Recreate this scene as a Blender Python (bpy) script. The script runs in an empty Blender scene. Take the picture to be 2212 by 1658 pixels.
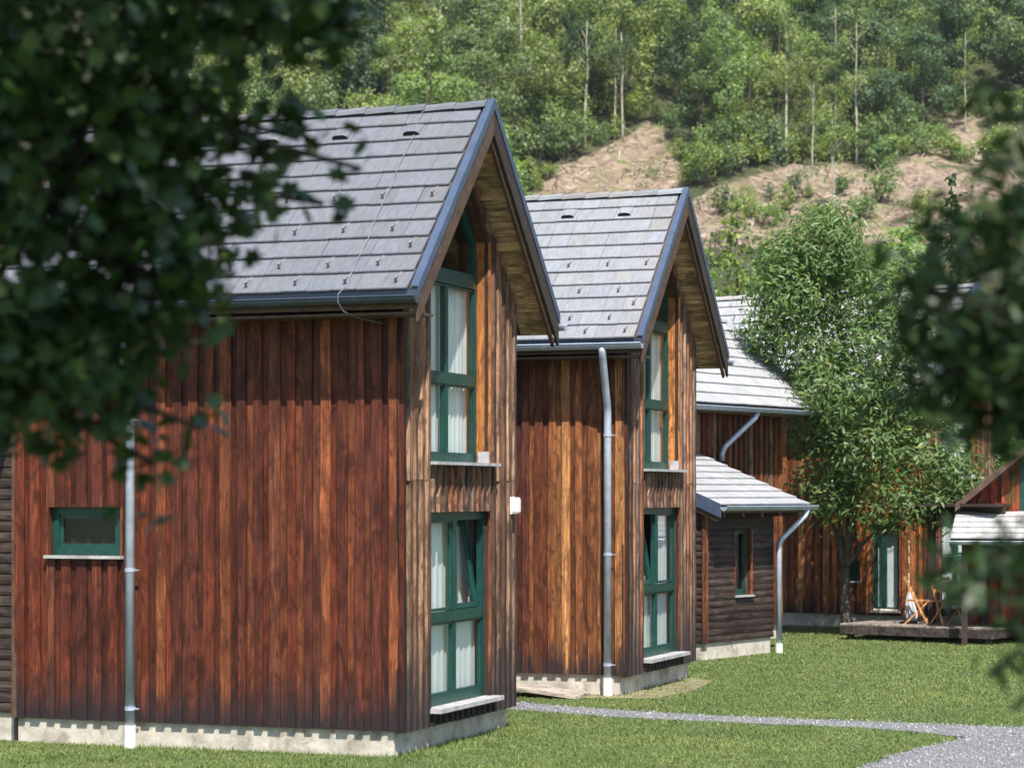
import bpy, math, random
import numpy as np
from mathutils import Matrix, Vector

random.seed(7)
RNG = np.random.default_rng(11)
R = math.radians
scene = bpy.context.scene
COL = scene.collection

# ------------------------------------------------------------------ camera, world, sun, exposure
CAMZ = 2.72
FPX = 5150.0            # focal length in units of a picture 2212 wide
cam = bpy.data.cameras.new('camera')
cam.sensor_width = 36.0
cam.lens = 36.0 * FPX / 2212.0
cam.shift_y = (1065.0 - 829.0) / 2212.0
cam.clip_start = 0.1
cam.clip_end = 3000.0
cam.dof.use_dof = True
cam.dof.focus_distance = 33.0
cam.dof.aperture_fstop = 2.4
camo = bpy.data.objects.new('camera', cam)
COL.objects.link(camo)
camo.location = (0, 0, CAMZ)
camo.rotation_euler = (R(90), 0, 0)
scene.camera = camo

SUN_EL = R(56.0)
SUN_H = Vector((0.210, -0.9777))          # horizontal direction towards the sun
world = bpy.data.worlds.new('World')
scene.world = world
world.use_nodes = True
wn = world.node_tree.nodes
sky = wn.new('ShaderNodeTexSky')
sky.sky_type = 'NISHITA'
sky.sun_disc = False
sky.sun_elevation = SUN_EL
sky.sun_rotation = math.atan2(SUN_H.x, SUN_H.y)
wn['Background'].inputs['Strength'].default_value = 0.10
world.node_tree.links.new(sky.outputs[0], wn['Background'].inputs['Color'])

sun = bpy.data.lights.new('sun', 'SUN')
sun.energy = 4.6
sun.angle = R(0.5)
sun.color = (1.0, 0.94, 0.85)
suno = bpy.data.objects.new('sun', sun)
COL.objects.link(suno)
sdir = Vector((SUN_H.x * math.cos(SUN_EL), SUN_H.y * math.cos(SUN_EL), math.sin(SUN_EL)))
suno.rotation_euler = sdir.to_track_quat('Z', 'Y').to_euler()
suno.location = (10, -20, 40)

scene.view_settings.view_transform = 'Standard'
scene.view_settings.look = 'None'
scene.view_settings.exposure = 0.95
scene.view_settings.gamma = 1.0
scene.cycles.max_bounces = 6
scene.cycles.transparent_max_bounces = 12
scene.cycles.sample_clamp_indirect = 4.0

# ------------------------------------------------------------------ helpers
def s2l(c):
    return tuple(((x / 255.0) / 12.92 if x / 255.0 <= 0.04045 else ((x / 255.0 + 0.055) / 1.055) ** 2.4) for x in c)

def tag(o, label=None, cat=None, group=None, kind=None):
    if label: o['label'] = label
    if cat: o['category'] = cat
    if group: o['group'] = group
    if kind: o['kind'] = kind
    return o

def empty(name, loc, rz=0.0):
    o = bpy.data.objects.new(name, None)
    COL.objects.link(o)
    o.location = loc
    o.rotation_euler = (0, 0, rz)
    o.empty_display_size = 0.3
    return o

def link(name, mesh, parent=None, color=None, matrix=None):
    o = bpy.data.objects.new(name, mesh)
    COL.objects.link(o)
    if parent is not None: o.parent = parent
    if color is not None: o.color = color
    if matrix is not None: o.matrix_local = matrix
    return o

class MB:
    def __init__(s):
        s.v = []; s.f = []; s.m = []
    def poly(s, pts, mi=0):
        b = len(s.v); s.v += [tuple(p) for p in pts]
        s.f.append(tuple(range(b, b + len(pts)))); s.m.append(mi)
    def hexa(s, p, mi=0):                      # 8 points: bottom ring 0-3 (counter clockwise), top ring 4-7
        b = len(s.v); s.v += [tuple(q) for q in p]
        for q in ((3, 2, 1, 0), (4, 5, 6, 7), (0, 1, 5, 4), (1, 2, 6, 5), (2, 3, 7, 6), (3, 0, 4, 7)):
            s.f.append(tuple(b + i for i in q)); s.m.append(mi)
    def box(s, x0, x1, y0, y1, z0, z1, mi=0):
        s.hexa([(x0, y0, z0), (x1, y0, z0), (x1, y1, z0), (x0, y1, z0), (x0, y0, z1), (x1, y0, z1), (x1, y1, z1), (x0, y1, z1)], mi)
    def prism_y(s, pts, y0, y1, mi=0):         # polygon in xz extruded along y
        n = len(pts); b = len(s.v)
        s.v += [(p[0], y0, p[1]) for p in pts] + [(p[0], y1, p[1]) for p in pts]
        s.f.append(tuple(range(b, b + n))); s.m.append(mi)
        s.f.append(tuple(range(b + 2 * n - 1, b + n - 1, -1))); s.m.append(mi)
        for i in range(n):
            j = (i + 1) % n
            s.f.append((b + j, b + i, b + n + i, b + n + j)); s.m.append(mi)
    def tube(s, pts, rad, n=8, mi=0, cap=True):
        pts = [Vector(p) for p in pts]
        if not isinstance(rad, (list, tuple)): rad = [rad] * len(pts)
        b = len(s.v); ref = None
        for i, p in enumerate(pts):
            d = (pts[min(i + 1, len(pts) - 1)] - pts[max(i - 1, 0)]).normalized()
            if ref is None:
                ref = Vector((1, 0, 0)) if abs(d.x) < 0.8 else Vector((0, 1, 0))
            a = (ref - d * ref.dot(d)).normalized(); ref = a
            c = d.cross(a)
            for k in range(n):
                t = 2 * math.pi * k / n
                s.v.append(tuple(p + (a * math.cos(t) + c * math.sin(t)) * rad[i]))
        for i in range(len(pts) - 1):
            for k in range(n):
                k2 = (k + 1) % n
                s.f.append((b + i * n + k, b + i * n + k2, b + (i + 1) * n + k2, b + (i + 1) * n + k)); s.m.append(mi)
        if cap:
            s.f.append(tuple(b + k for k in reversed(range(n)))); s.m.append(mi)
            e = b + (len(pts) - 1) * n
            s.f.append(tuple(e + k for k in range(n))); s.m.append(mi)
    def mesh(s, name, mats, smooth=False):
        me = bpy.data.meshes.new(name)
        me.from_pydata(s.v, [], s.f)
        for m in (mats if isinstance(mats, (list, tuple)) else [mats]): me.materials.append(m)
        if any(s.m): me.polygons.foreach_set('material_index', s.m)
        if smooth: me.polygons.foreach_set('use_smooth', [True] * len(s.f))
        me.update()
        return me
    def build(s, name, mats, parent=None, color=None, smooth=False):
        return link(name, s.mesh(name, mats, smooth), parent, color)

def np_mesh(name, V, F, mats, mi=None):
    V = np.asarray(V, dtype=np.float32); F = np.asarray(F, dtype=np.int32)
    me = bpy.data.meshes.new(name)
    k = F.shape[1]
    me.vertices.add(len(V)); me.vertices.foreach_set('co', V.ravel())
    me.loops.add(F.size); me.loops.foreach_set('vertex_index', F.ravel())
    me.polygons.add(len(F))
    me.polygons.foreach_set('loop_start', np.arange(0, F.size, k, dtype=np.int32))
    try:
        me.polygons.foreach_set('loop_total', np.full(len(F), k, dtype=np.int32))
    except Exception:
        pass
    for m in (mats if isinstance(mats, (list, tuple)) else [mats]): me.materials.append(m)
    if mi is not None: me.polygons.foreach_set('material_index', np.asarray(mi, dtype=np.int32))
    me.update(calc_edges=True)
    return me

# ------------------------------------------------------------------ materials
class NT:
    def __init__(s, name):
        s.mat = bpy.data.materials.new(name); s.mat.use_nodes = True
        s.t = s.mat.node_tree; s.n = s.t.nodes; s.p = s.n['Principled BSDF']; s.out = s.n['Material Output']
    def node(s, kind, **kw):
        n = s.n.new('ShaderNode' + kind)
        for k, v in kw.items():
            if hasattr(n, k): setattr(n, k, v)
        return n
    def link(s, a, b): s.t.links.new(a, b)
    def coords(s, kind='Object', scale=(1, 1, 1), rand=False):
        tc = s.node('TexCoord'); mp = s.node('Mapping')
        mp.inputs['Scale'].default_value = scale
        s.link(tc.outputs[kind], mp.inputs['Vector'])
        if rand:
            oi = s.node('ObjectInfo'); mu = s.node('Math', operation='MULTIPLY'); mu.inputs[1].default_value = 93.0
            s.link(oi.outputs['Random'], mu.inputs[0]); s.link(mu.outputs[0], mp.inputs['Location'])
        return mp.outputs[0]
    def noise(s, vec, scale, detail=4, rough=0.6, dist=0.0):
        n = s.node('TexNoise'); n.inputs['Scale'].default_value = scale; n.inputs['Detail'].default_value = detail
        n.inputs['Roughness'].default_value = rough; n.inputs['Distortion'].default_value = dist
        s.link(vec, n.inputs['Vector']); return n.outputs['Fac']
    def ramp(s, fac, stops):
        r = s.node('ValToRGB'); el = r.color_ramp.elements
        while len(el) < len(stops): el.new(0.5)
        for e, (p, c) in zip(el, stops):
            e.position = p; e.color = (c, c, c, 1) if not isinstance(c, (tuple, list)) else (*c[:3], 1)
        s.link(fac, r.inputs[0]); return r.outputs[0]
    def mix(s, fac, a, b, mode='MIX'):
        m = s.node('Mix', data_type='RGBA', blend_type=mode)
        for sock, val in ((m.inputs[0], fac), (m.inputs[6], a), (m.inputs[7], b)):
            if isinstance(val, (int, float)): sock.default_value = val
            elif isinstance(val, (tuple, list)): sock.default_value = (*val[:3], 1)
            else: s.link(val, sock)
        return m.outputs[2]
    def math(s, op, a, b=None):
        m = s.node('Math', operation=op)
        for sock, val in ((m.inputs[0], a), (m.inputs[1], b)):
            if val is None: continue
            if isinstance(val, (int, float)): sock.default_value = val
            else: s.link(val, sock)
        return m.outputs[0]
    def bump(s, h, strength=0.3, dist=0.01):
        b = s.node('Bump'); b.inputs['Strength'].default_value = strength; b.inputs['Distance'].default_value = dist
        s.link(h, b.inputs['Height']); s.link(b.outputs[0], s.p.inputs['Normal'])
    def base(s, c):
        if isinstance(c, (tuple, list)): s.p.inputs['Base Color'].default_value = (*c[:3], 1)
        else: s.link(c, s.p.inputs['Base Color'])
    def rough(s, v):
        if isinstance(v, (int, float)): s.p.inputs['Roughness'].default_value = v
        else: s.link(v, s.p.inputs['Roughness'])

def wood_material(name, axis='z', spec=0.25, edge=0):
    """Stained plank: tint from the object colour, grain and knots along the plank, weathering at its foot (alpha)."""
    t = NT(name)
    sc = {'z': (1, 1, 0.055), 'y': (1, 0.055, 1), 'x': (0.055, 1, 1)}[axis]
    sk = {'z': (1, 1, 0.42), 'y': (1, 0.42, 1), 'x': (0.42, 1, 1)}[axis]
    v = t.coords('Object', sc, True); vk = t.coords('Object', sk, True)
    oi = t.node('ObjectInfo')
    grain = t.noise(v, 55.0, 5, 0.65, 0.4)
    wide = t.noise(v, 24.0, 4, 0.65, 1.0)
    blot = t.noise(vk, 5.0, 5, 0.7, 1.0)
    vor = t.node('TexVoronoi'); vor.inputs['Scale'].default_value = 8.5
    t.link(vk, vor.inputs['Vector'])
    knot = t.ramp(vor.outputs['Distance'], [(0.06, 0.0), (0.20, 1.0)])
    c = oi.outputs['Color']
    dark = t.mix(1.0, c, (0.26, 0.22, 0.24), 'MULTIPLY')
    lite = t.mix(1.0, c, (2.0, 1.95, 1.8), 'MULTIPLY')
    col = t.mix(t.ramp(grain, [(0.34, 0.0), (0.62, 1.0)]), t.mix(0.64, c, dark), c)
    col = t.mix(t.ramp(wide, [(0.48, 0.0), (0.70, 0.9)]), col, lite)
    col = t.mix(t.ramp(blot, [(0.38, 0.8), (0.56, 0.0)]), col, dark)
    col = t.mix(t.math('MULTIPLY', t.math('SUBTRACT', 1.0, knot), 0.8), col, dark)
    # weathered foot of the plank
    tc = t.node('TexCoord'); sp = t.node('SeparateXYZ'); t.link(tc.outputs['Object'], sp.inputs[0])
    wz = t.math('ADD', sp.outputs[2], t.math('MULTIPLY', t.math('SUBTRACT', wide, 0.5), 0.7))
    ht = t.math('ADD', t.math('MULTIPLY', oi.outputs['Alpha'], 1.5), 0.02)
    foot = t.math('MULTIPLY', t.math('MAXIMUM', t.math('MINIMUM', t.math('SUBTRACT', 1.15, t.math('DIVIDE', wz, ht)), 1.0), 0.0), t.math('MINIMUM', t.math('MULTIPLY', oi.outputs['Alpha'], 4.0), 0.93))
    col = t.mix(foot, col, (0.019, 0.016, 0.019))
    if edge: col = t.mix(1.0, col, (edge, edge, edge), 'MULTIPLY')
    t.base(col); t.rough(0.62)
    t.p.inputs['Specular IOR Level'].default_value = spec
    t.bump(t.math('ADD', grain, t.math('MULTIPLY', knot, 0.6)), 0.5, 0.004)
    return t.mat

def tile_material():
    t = NT('concrete_tile')
    v = t.coords('Object', (1, 0.25, 1), True); v2 = t.coords('Object', (1, 1, 1), True)
    oi = t.node('ObjectInfo')
    c = oi.outputs['Color']
    n1 = t.noise(v, 26.0, 4, 0.6); n2 = t.noise(v2, 9.0, 5, 0.65); n3 = t.noise(v2, 160.0, 2, 0.5)
    col = t.mix(t.ramp(n1, [(0.38, 0.7), (0.62, 0.0)]), c, t.mix(1.0, c, (0.74, 0.74, 0.75), 'MULTIPLY'))
    col = t.mix(t.ramp(n2, [(0.50, 0.0), (0.72, 0.55)]), col, t.mix(1.0, c, (1.22, 1.22, 1.2), 'MULTIPLY'))
    col = t.mix(t.math('MULTIPLY', t.ramp(n2, [(0.58, 0.0), (0.66, 1.0)]), t.math('SUBTRACT', 1.0, oi.outputs['Alpha'])), col, (0.20, 0.095, 0.05))
    col = t.mix(t.ramp(n3, [(0.60, 0.0), (0.75, 0.35)]), col, (0.06, 0.055, 0.05))
    t.base(col); t.rough(0.85)
    t.bump(t.math('ADD', n3, n2), 0.35, 0.004)
    return t.mat

def simple(name, c, rough=0.5, metal=0.0, var=0.15, scale=6.0, bump=0.0, bscale=60.0, spec=0.5, dirt=None):
    t = NT(name)
    v = t.coords('Object', (1, 1, 1), True)
    n = t.noise(v, scale, 5, 0.6)
    col = t.mix(t.ramp(n, [(0.3, 0.0), (0.7, 1.0)]), tuple(x * (1 - var) for x in c), tuple(min(1, x * (1 + var)) for x in c))
    if dirt:
        col = t.mix(t.ramp(t.noise(v, scale * 0.6, 6, 0.7, 0.8), [(0.5, 0.0), (0.66, 0.8)]), col, dirt)
    t.base(col); t.rough(rough); t.p.inputs['Metallic'].default_value = metal
    t.p.inputs['Specular IOR Level'].default_value = spec
    if bump: t.bump(t.noise(v, bscale, 4, 0.6), bump, 0.01)
    return t.mat

def leaf_material(name, a, b, c=None, cfrac=0.06, rough=0.45, trans=0.35, spec=0.35):
    t = NT(name)
    g = t.node('NewGeometry'); rnd = g.outputs['Random Per Island']
    col = t.ramp(rnd, [(0.0, a), (0.55, b), (1.0 - cfrac, tuple((x + y) / 2 for x, y in zip(a, b))), (1.0, c or b)])
    oi = t.node('ObjectInfo')
    col = t.mix(1.0, col, oi.outputs['Color'], 'MULTIPLY')
    t.base(col); t.rough(rough); t.p.inputs['Specular IOR Level'].default_value = spec
    tr = t.node('BsdfTranslucent'); t.link(t.mix(1.0, col, (1.5, 1.7, 0.6), 'MULTIPLY'), tr.inputs['Color'])
    ms = t.node('MixShader'); ms.inputs[0].default_value = trans
    t.link(t.p.outputs[0], ms.inputs[1]); t.link(tr.outputs[0], ms.inputs[2]); t.link(ms.outputs[0], t.out.inputs['Surface'])
    return t.mat

def glass_material():
    t = NT('window_glass')
    tr = t.node('BsdfTransparent'); tr.inputs[0].default_value = (0.95, 0.975, 0.97, 1)
    gl = t.node('BsdfGlossy'); gl.inputs['Roughness'].default_value = 0.02
    lw = t.node('LayerWeight'); lw.inputs[0].default_value = 0.5
    fr = t.math('ADD', 0.04, t.math('MULTIPLY', t.math('POWER', lw.outputs['Facing'], 5.0), 0.96))
    ms = t.node('MixShader')
    t.link(fr, ms.inputs[0])
    t.link(tr.outputs[0], ms.inputs[1]); t.link(gl.outputs[0], ms.inputs[2]); t.link(ms.outputs[0], t.out.inputs['Surface'])
    return t.mat

M = {}
M['wood'] = wood_material('stained_board')
M['wood_edge_sunlit'] = wood_material('sunlit_waney_edge', 'z', 0.2, 2.2)  # waney sapwood sides of the gable boards, sunlight on them put into the colour
M['wood_x'] = wood_material('stained_board_lying', 'x')
M['wood_y'] = wood_material('soffit_board', 'y')
M['tile'] = tile_material()
M['trim'] = simple('dark_barge_wood', (0.035, 0.022, 0.018), 0.6, 0, 0.4, 9.0, 0.4, 40)
M['trim_brown'] = simple('brown_barge_wood', (0.085, 0.048, 0.030), 0.6, 0, 0.4, 9.0, 0.4, 40)
M['blue'] = simple('blue_grey_sheet_metal', (0.070, 0.100, 0.165), 0.40, 0.2, 0.2, 5.0)
M['zinc'] = simple('galvanised_metal', (0.42, 0.48, 0.58), 0.42, 0.35, 0.18, 7.0)
M['cloth'] = simple('off_white_cloth', (0.50, 0.51, 0.54), 0.9, 0, 0.15, 6.0)
M['hook'] = simple('dull_hook_metal', (0.22, 0.23, 0.25), 0.55, 0.3, 0.2, 9.0)
M['wire'] = simple('dull_wire', (0.20, 0.21, 0.24), 0.6, 0.3, 0.2, 9.0)
M['gutter_dark'] = simple('dark_blue_gutter_metal', (0.075, 0.095, 0.14), 0.35, 0.5, 0.2, 5.0)
M['concrete'] = simple('plinth_concrete', (0.50, 0.465, 0.40), 0.9, 0, 0.22, 5.0, 0.5, 45, 0.2, (0.24, 0.20, 0.16))
M['sill'] = simple('pale_sill_board', (0.38, 0.38, 0.39), 0.6, 0, 0.25, 8.0, 0.3, 40, 0.3, (0.22, 0.2, 0.19))
M['green'] = simple('green_window_paint', (0.007, 0.052, 0.043), 0.38, 0, 0.25, 9.0, 0.1, 60)
M['glass'] = glass_material()
M['white'] = simple('white_plastic', (0.72, 0.72, 0.68), 0.4, 0, 0.06, 4.0)
M['inner'] = simple('interior_plaster', (0.62, 0.57, 0.5), 0.9, 0, 0.1, 2.0)
M['back'] = simple('cladding_batten_back', (0.03, 0.02, 0.016), 0.9, 0, 0.3, 6.0)
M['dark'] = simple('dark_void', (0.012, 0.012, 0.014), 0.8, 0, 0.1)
M['deckwood_y'] = wood_material('weathered_ramp_board', 'y', 0.2)
M['deckwood'] = wood_material('weathered_deck_board', 'x', 0.2)
M['bark'] = simple('tree_bark', (0.095, 0.08, 0.066), 0.9, 0, 0.4, 7.0, 0.8, 30, 0.2)
M['bark_pale'] = simple('pale_bark', (0.34, 0.33, 0.26), 0.9, 0, 0.35, 1.5, 0.4, 10, 0.2)
M['bark_dark'] = simple('dark_bark', (0.05, 0.04, 0.033), 0.9, 0, 0.35, 3.0, 0.5, 20, 0.2)
M['curtain'] = NT('white_net_curtain').mat
def _curtain():
    t = NT('curtain_cloth'); v = t.coords('Object', (1, 1, 0.05), True)
    c = t.ramp(t.noise(v, 30.0, 3, 0.5), [(0.30, (0.74, 0.78, 0.79)), (0.70, (0.79, 0.82, 0.83))])
    t.base(c); t.rough(0.9)
    return t.mat
M['curtain'] = _curtain()
M['maple'] = leaf_material('maple_leaf', (0.018, 0.045, 0.016), (0.045, 0.092, 0.024), (0.06, 0.11, 0.03), 0.05, 0.36, 0.22, 0.5)
M['ashleaf'] = leaf_material('ash_leaf', (0.022, 0.05, 0.020), (0.05, 0.09, 0.03), (0.09, 0.10, 0.03), 0.05, 0.42, 0.22, 0.4)
M['rowan'] = leaf_material('rowan_leaf', (0.058, 0.118, 0.042), (0.165, 0.24, 0.085), (0.36, 0.32, 0.08), 0.025, 0.45, 0.4)
M['forest'] = leaf_material('forest_leaf', (0.062, 0.110, 0.056), (0.195, 0.252, 0.118), (0.35, 0.38, 0.18), 0.16, 0.5, 0.4)
M['needle'] = leaf_material('needle_leaf', (0.025, 0.055, 0.028), (0.06, 0.095, 0.045), (0.08, 0.11, 0.05), 0.1, 0.5, 0.2)

# ------------------------------------------------------------------ ground, lawn, gravel
def gp(px, py, z=0.0):
    """A point of the flat valley floor from the measured survey of the photograph."""
    Y = (CAMZ - z) * FPX / (py - 1065.0)
    return ((px - 1106.0) / FPX * Y, Y)

def _lawn():
    t = NT('lawn')
    v = t.coords('Object')
    n1 = t.noise(v, 0.35, 4, 0.6); n2 = t.noise(v, 3.5, 5, 0.65); n3 = t.noise(v, 40.0, 3, 0.6)
    c = t.ramp(n2, [(0.3, (0.045, 0.075, 0.018)), (0.55, (0.075, 0.11, 0.028)), (0.75, (0.13, 0.145, 0.05))])
    c = t.mix(t.ramp(n1, [(0.45, 0.0), (0.65, 0.5)]), c, (0.14, 0.15, 0.055))
    c = t.mix(t.ramp(n3, [(0.4, 0.55), (0.6, 0.0)]), c, (0.03, 0.04, 0.012))
    t.base(c); t.rough(0.95); t.bump(n3, 0.6, 0.03)
    return t.mat
M['lawn'] = _lawn()

def grid_sheet(name, xs, ys, zf, mat):
    X, Y = np.meshgrid(xs, ys); Z = zf(X, Y)
    V = np.stack([X.ravel(), Y.ravel(), Z.ravel()], 1)
    nx, ny = len(xs), len(ys)
    i = np.arange(nx - 1)[None, :] + nx * np.arange(ny - 1)[:, None]; i = i.ravel()
    F = np.stack([i, i + 1, i + 1 + nx, i + nx], 1)
    me = np_mesh(name, V, F, mat)
    me.polygons.foreach_set('use_smooth', [True] * len(F))
    return link(name, me)

far = np.array([-300, -200, -120, -60, -30, -15, -8, -4, 0, 4, 8, 15, 30, 60, 120, 200, 300.0])
ground = grid_sheet('lawn', far, np.array([-120, -80, -50, -10, 5, 15, 20, 24, 28, 32, 38, 45, 55, 70, 100, 140, 200, 260, 330.0]),
                    lambda X, Y: X * 0, M['lawn'])
tag(ground, kind='structure')

def _gravel():
    t = NT('gravel')
    v = t.coords('Object'); vo = t.node('TexVoronoi'); vo.inputs['Scale'].default_value = 38.0; t.link(v, vo.inputs['Vector'])
    c = t.ramp(vo.outputs['Color'], [(0.1, (0.14, 0.143, 0.155)), (0.9, (0.30, 0.305, 0.325))])
    c = t.mix(t.ramp(vo.outputs['Distance'], [(0.3, 0.0), (0.8, 0.8)]), c, (0.10, 0.10, 0.105))
    c = t.mix(t.ramp(t.noise(v, 1.2, 4, 0.6), [(0.5, 0.0), (0.7, 0.45)]), c, (0.20, 0.19, 0.17))
    t.base(c); t.rough(0.95); t.bump(vo.outputs['Distance'], 0.9, 0.02)
    return t.mat
M['gravel'] = _gravel()
M['stone'] = None
def _stone():
    t = NT('gravel_stone'); g = t.node('NewGeometry')
    t.base(t.ramp(g.outputs['Random Per Island'], [(0.0, (0.12, 0.122, 0.135)), (0.6, (0.24, 0.248, 0.272)), (1.0, (0.33, 0.337, 0.355))])); t.rough(0.9)
    return t.mat
M['stone'] = _stone()

path_up = [(1085, 1514), (1119, 1516), (1250, 1527), (1400, 1537), (1550, 1545), (1700, 1551), (1850, 1557), (2000, 1562), (2120, 1567), (2300, 1573)]
path_dn = [(1085, 1530), (1119, 1532), (1250, 1543), (1400, 1552), (1550, 1559), (1700, 1565), (1850, 1571), (1960, 1578), (2050, 1588)]
yard = [(2085, 1592), (2060, 1600), (2000, 1612), (1930, 1630), (1880, 1648), (1840, 1665), (1760, 1700), (1600, 1760)]
POLY_PATH = [gp(*p) for p in path_up] + [(16.0, 28.0), (16.0, 19.0), (3.0, 19.0)] + [gp(*p) for p in reversed(yard)] + [gp(*p) for p in reversed(path_dn)]
def in_poly(X, Y, P):
    X = np.asarray(X); Y = np.asarray(Y); r = np.zeros(X.shape, bool); n = len(P)
    for i in range(n):
        x0, y0 = P[i]; x1, y1 = P[(i + 1) % n]
        c = (y0 > Y) != (y1 > Y)
        with np.errstate(divide='ignore', invalid='ignore'):
            xi = (x1 - x0) * (Y - y0) / (y1 - y0 if y1 != y0 else 1e-9) + x0
        r ^= c & (X < xi)
    return r
mb = MB(); mb.poly([(x, y, 0.004) for x, y in POLY_PATH])
gpath = mb.build('gravel_path', M['gravel']); tag(gpath, kind='structure')

def place_shapes(P, tmplV, tmplF, size, nrm_bias=None, flat=0.0, yaw=None, squash=None):
    """Copies of a small template at the points P with random turns; returns vertex and face arrays."""
    n = len(P); k = len(tmplV)
    if yaw is None: yaw = RNG.uniform(0, 2 * np.pi, n)
    tilt = np.arccos(np.clip(1 - RNG.uniform(0, 1, n) * (1.0 - flat) * 1.6, -1, 1)); ta = RNG.uniform(0, 2 * np.pi, n)
    ax = np.stack([np.cos(ta), np.sin(ta), np.zeros(n)], 1)
    V = tmplV[None] * np.asarray(size).reshape(-1, 1, 1)
    cy, sy = np.cos(yaw)[:, None], np.sin(yaw)[:, None]
    V = np.stack([V[..., 0] * cy - V[..., 1] * sy, V[..., 0] * sy + V[..., 1] * cy, V[..., 2]], 2)
    c = np.cos(tilt)[:, None, None]; s = np.sin(tilt)[:, None, None]
    A = ax[:, None, :]
    V = V * c + np.cross(np.broadcast_to(A, V.shape), V) * s + A * (A * V).sum(2, keepdims=True) * (1 - c)
    V = V + P[:, None, :]
    F = tmplF[None] + (np.arange(n) * k)[:, None, None]
    return V.reshape(-1, 3), F.reshape(-1, tmplF.shape[1])

OCT_V = np.array([(1, 0, 0), (0, 1, 0), (-1, 0, 0), (0, -1, 0), (0, 0, .7), (0, 0, -.7)], float)
OCT_F = np.array([(0, 1, 4), (1, 2, 4), (2, 3, 4), (3, 0, 4), (1, 0, 5), (2, 1, 5), (3, 2, 5), (0, 3, 5)])
n = 26000
gx = RNG.uniform(-1, 8.5, n); gy = RNG.uniform(22.8, 33.0, n)
k = in_poly(gx, gy + RNG.normal(size=n) * 0.07, POLY_PATH); gx, gy = gx[k], gy[k]
V, F = place_shapes(np.stack([gx, gy, np.full(len(gx), 0.008)], 1), OCT_V * np.array([1, .8, .8]), OCT_F, 0.007 + 0.022 * RNG.uniform(0, 1, len(gx)) ** 2)
peb = link('gravel_stones', np_mesh('gravel_stones', V, F, M['stone'])); tag(peb, 'loose grey gravel stones on the path and yard', 'gravel', kind='stuff')

DIRT = [gp(*p) for p in ((1255, 1507), (1420, 1508), (1500, 1490), (1540, 1470), (1490, 1462), (1400, 1475), (1250, 1480))]
mb = MB(); mb.poly([(x, y, 0.005) for x, y in DIRT])
M['soil'] = simple('bare_soil', (0.21, 0.185, 0.12), 0.95, 0, 0.4, 5.0, 0.7, 30, 0.1)
dirt = mb.build('bare_soil', M['soil']); tag(dirt, kind='structure')

def _grass():
    t = NT('grass_blade'); g = t.node('NewGeometry'); rnd = g.outputs['Random Per Island']
    v = t.coords('Object'); n1 = t.noise(v, 0.45, 5, 0.65, 0.6); n2 = t.noise(v, 1.9, 5, 0.7, 0.5)
    a = t.ramp(rnd, [(0.0, (0.080, 0.130, 0.034)), (0.5, (0.112, 0.170, 0.046)), (0.9, (0.145, 0.195, 0.062)), (1.0, (0.22, 0.23, 0.095))])
    c = t.mix(t.ramp(n1, [(0.42, 0.0), (0.62, 0.6)]), a, t.mix(1.0, a, (1.75, 1.45, 1.5), 'MULTIPLY'))
    c = t.mix(t.ramp(n2, [(0.35, 0.7), (0.52, 0.0)]), c, t.mix(1.0, a, (0.66, 0.76, 0.6), 'MULTIPLY'))
    t.base(c); t.rough(0.6); t.p.inputs['Specular IOR Level'].default_value = 0.2
    return t.mat
M['grass'] = _grass()
# ------------------------------------------------------------------ house parts
def lerp(a, b, t): return a + (b - a) * t

def plank_mesh(w, t, bl, br, tl, tr, seed, wavy=0.0, mat=None, nseg=4, name='board', edge=False):
    """Standing plank: x across, y outward, z up from the lower end; left/right ends may be cut at a slant."""
    r = random.Random(seed); V = []; F = []
    z0 = min(bl, br)
    for i in range(nseg + 1):
        f = i / nseg
        jl = r.uniform(-wavy, wavy); jr = r.uniform(-wavy, wavy); jt = r.uniform(-0.12, 0.12) * t
        zl = lerp(bl, tl, f) - z0; zr = lerp(br, tr, f) - z0
        V += [(-w / 2 + jl, 0, zl), (w / 2 + jr, 0, zr), (w / 2 + jr * 1.3, t + jt, zr), (-w / 2 + jl * 1.3, t + jt, zl)]
    F.append((0, 1, 2, 3)[::-1])
    F[0] = (3, 2, 1, 0)
    for i in range(nseg):
        b = 4 * i
        for k in range(4):
            k2 = (k + 1) % 4
            F.append((b + k, b + k2, b + 4 + k2, b + 4 + k))
    e = 4 * nseg; F.append((e, e + 1, e + 2, e + 3))
    me = bpy.data.meshes.new(name); me.from_pydata(V, [], F); me.materials.append(mat or M['wood'])
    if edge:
        me.materials.append(M['wood_edge_sunlit'])
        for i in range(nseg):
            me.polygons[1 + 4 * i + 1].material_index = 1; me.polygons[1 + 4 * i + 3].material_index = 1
    me.update()
    return me

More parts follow.
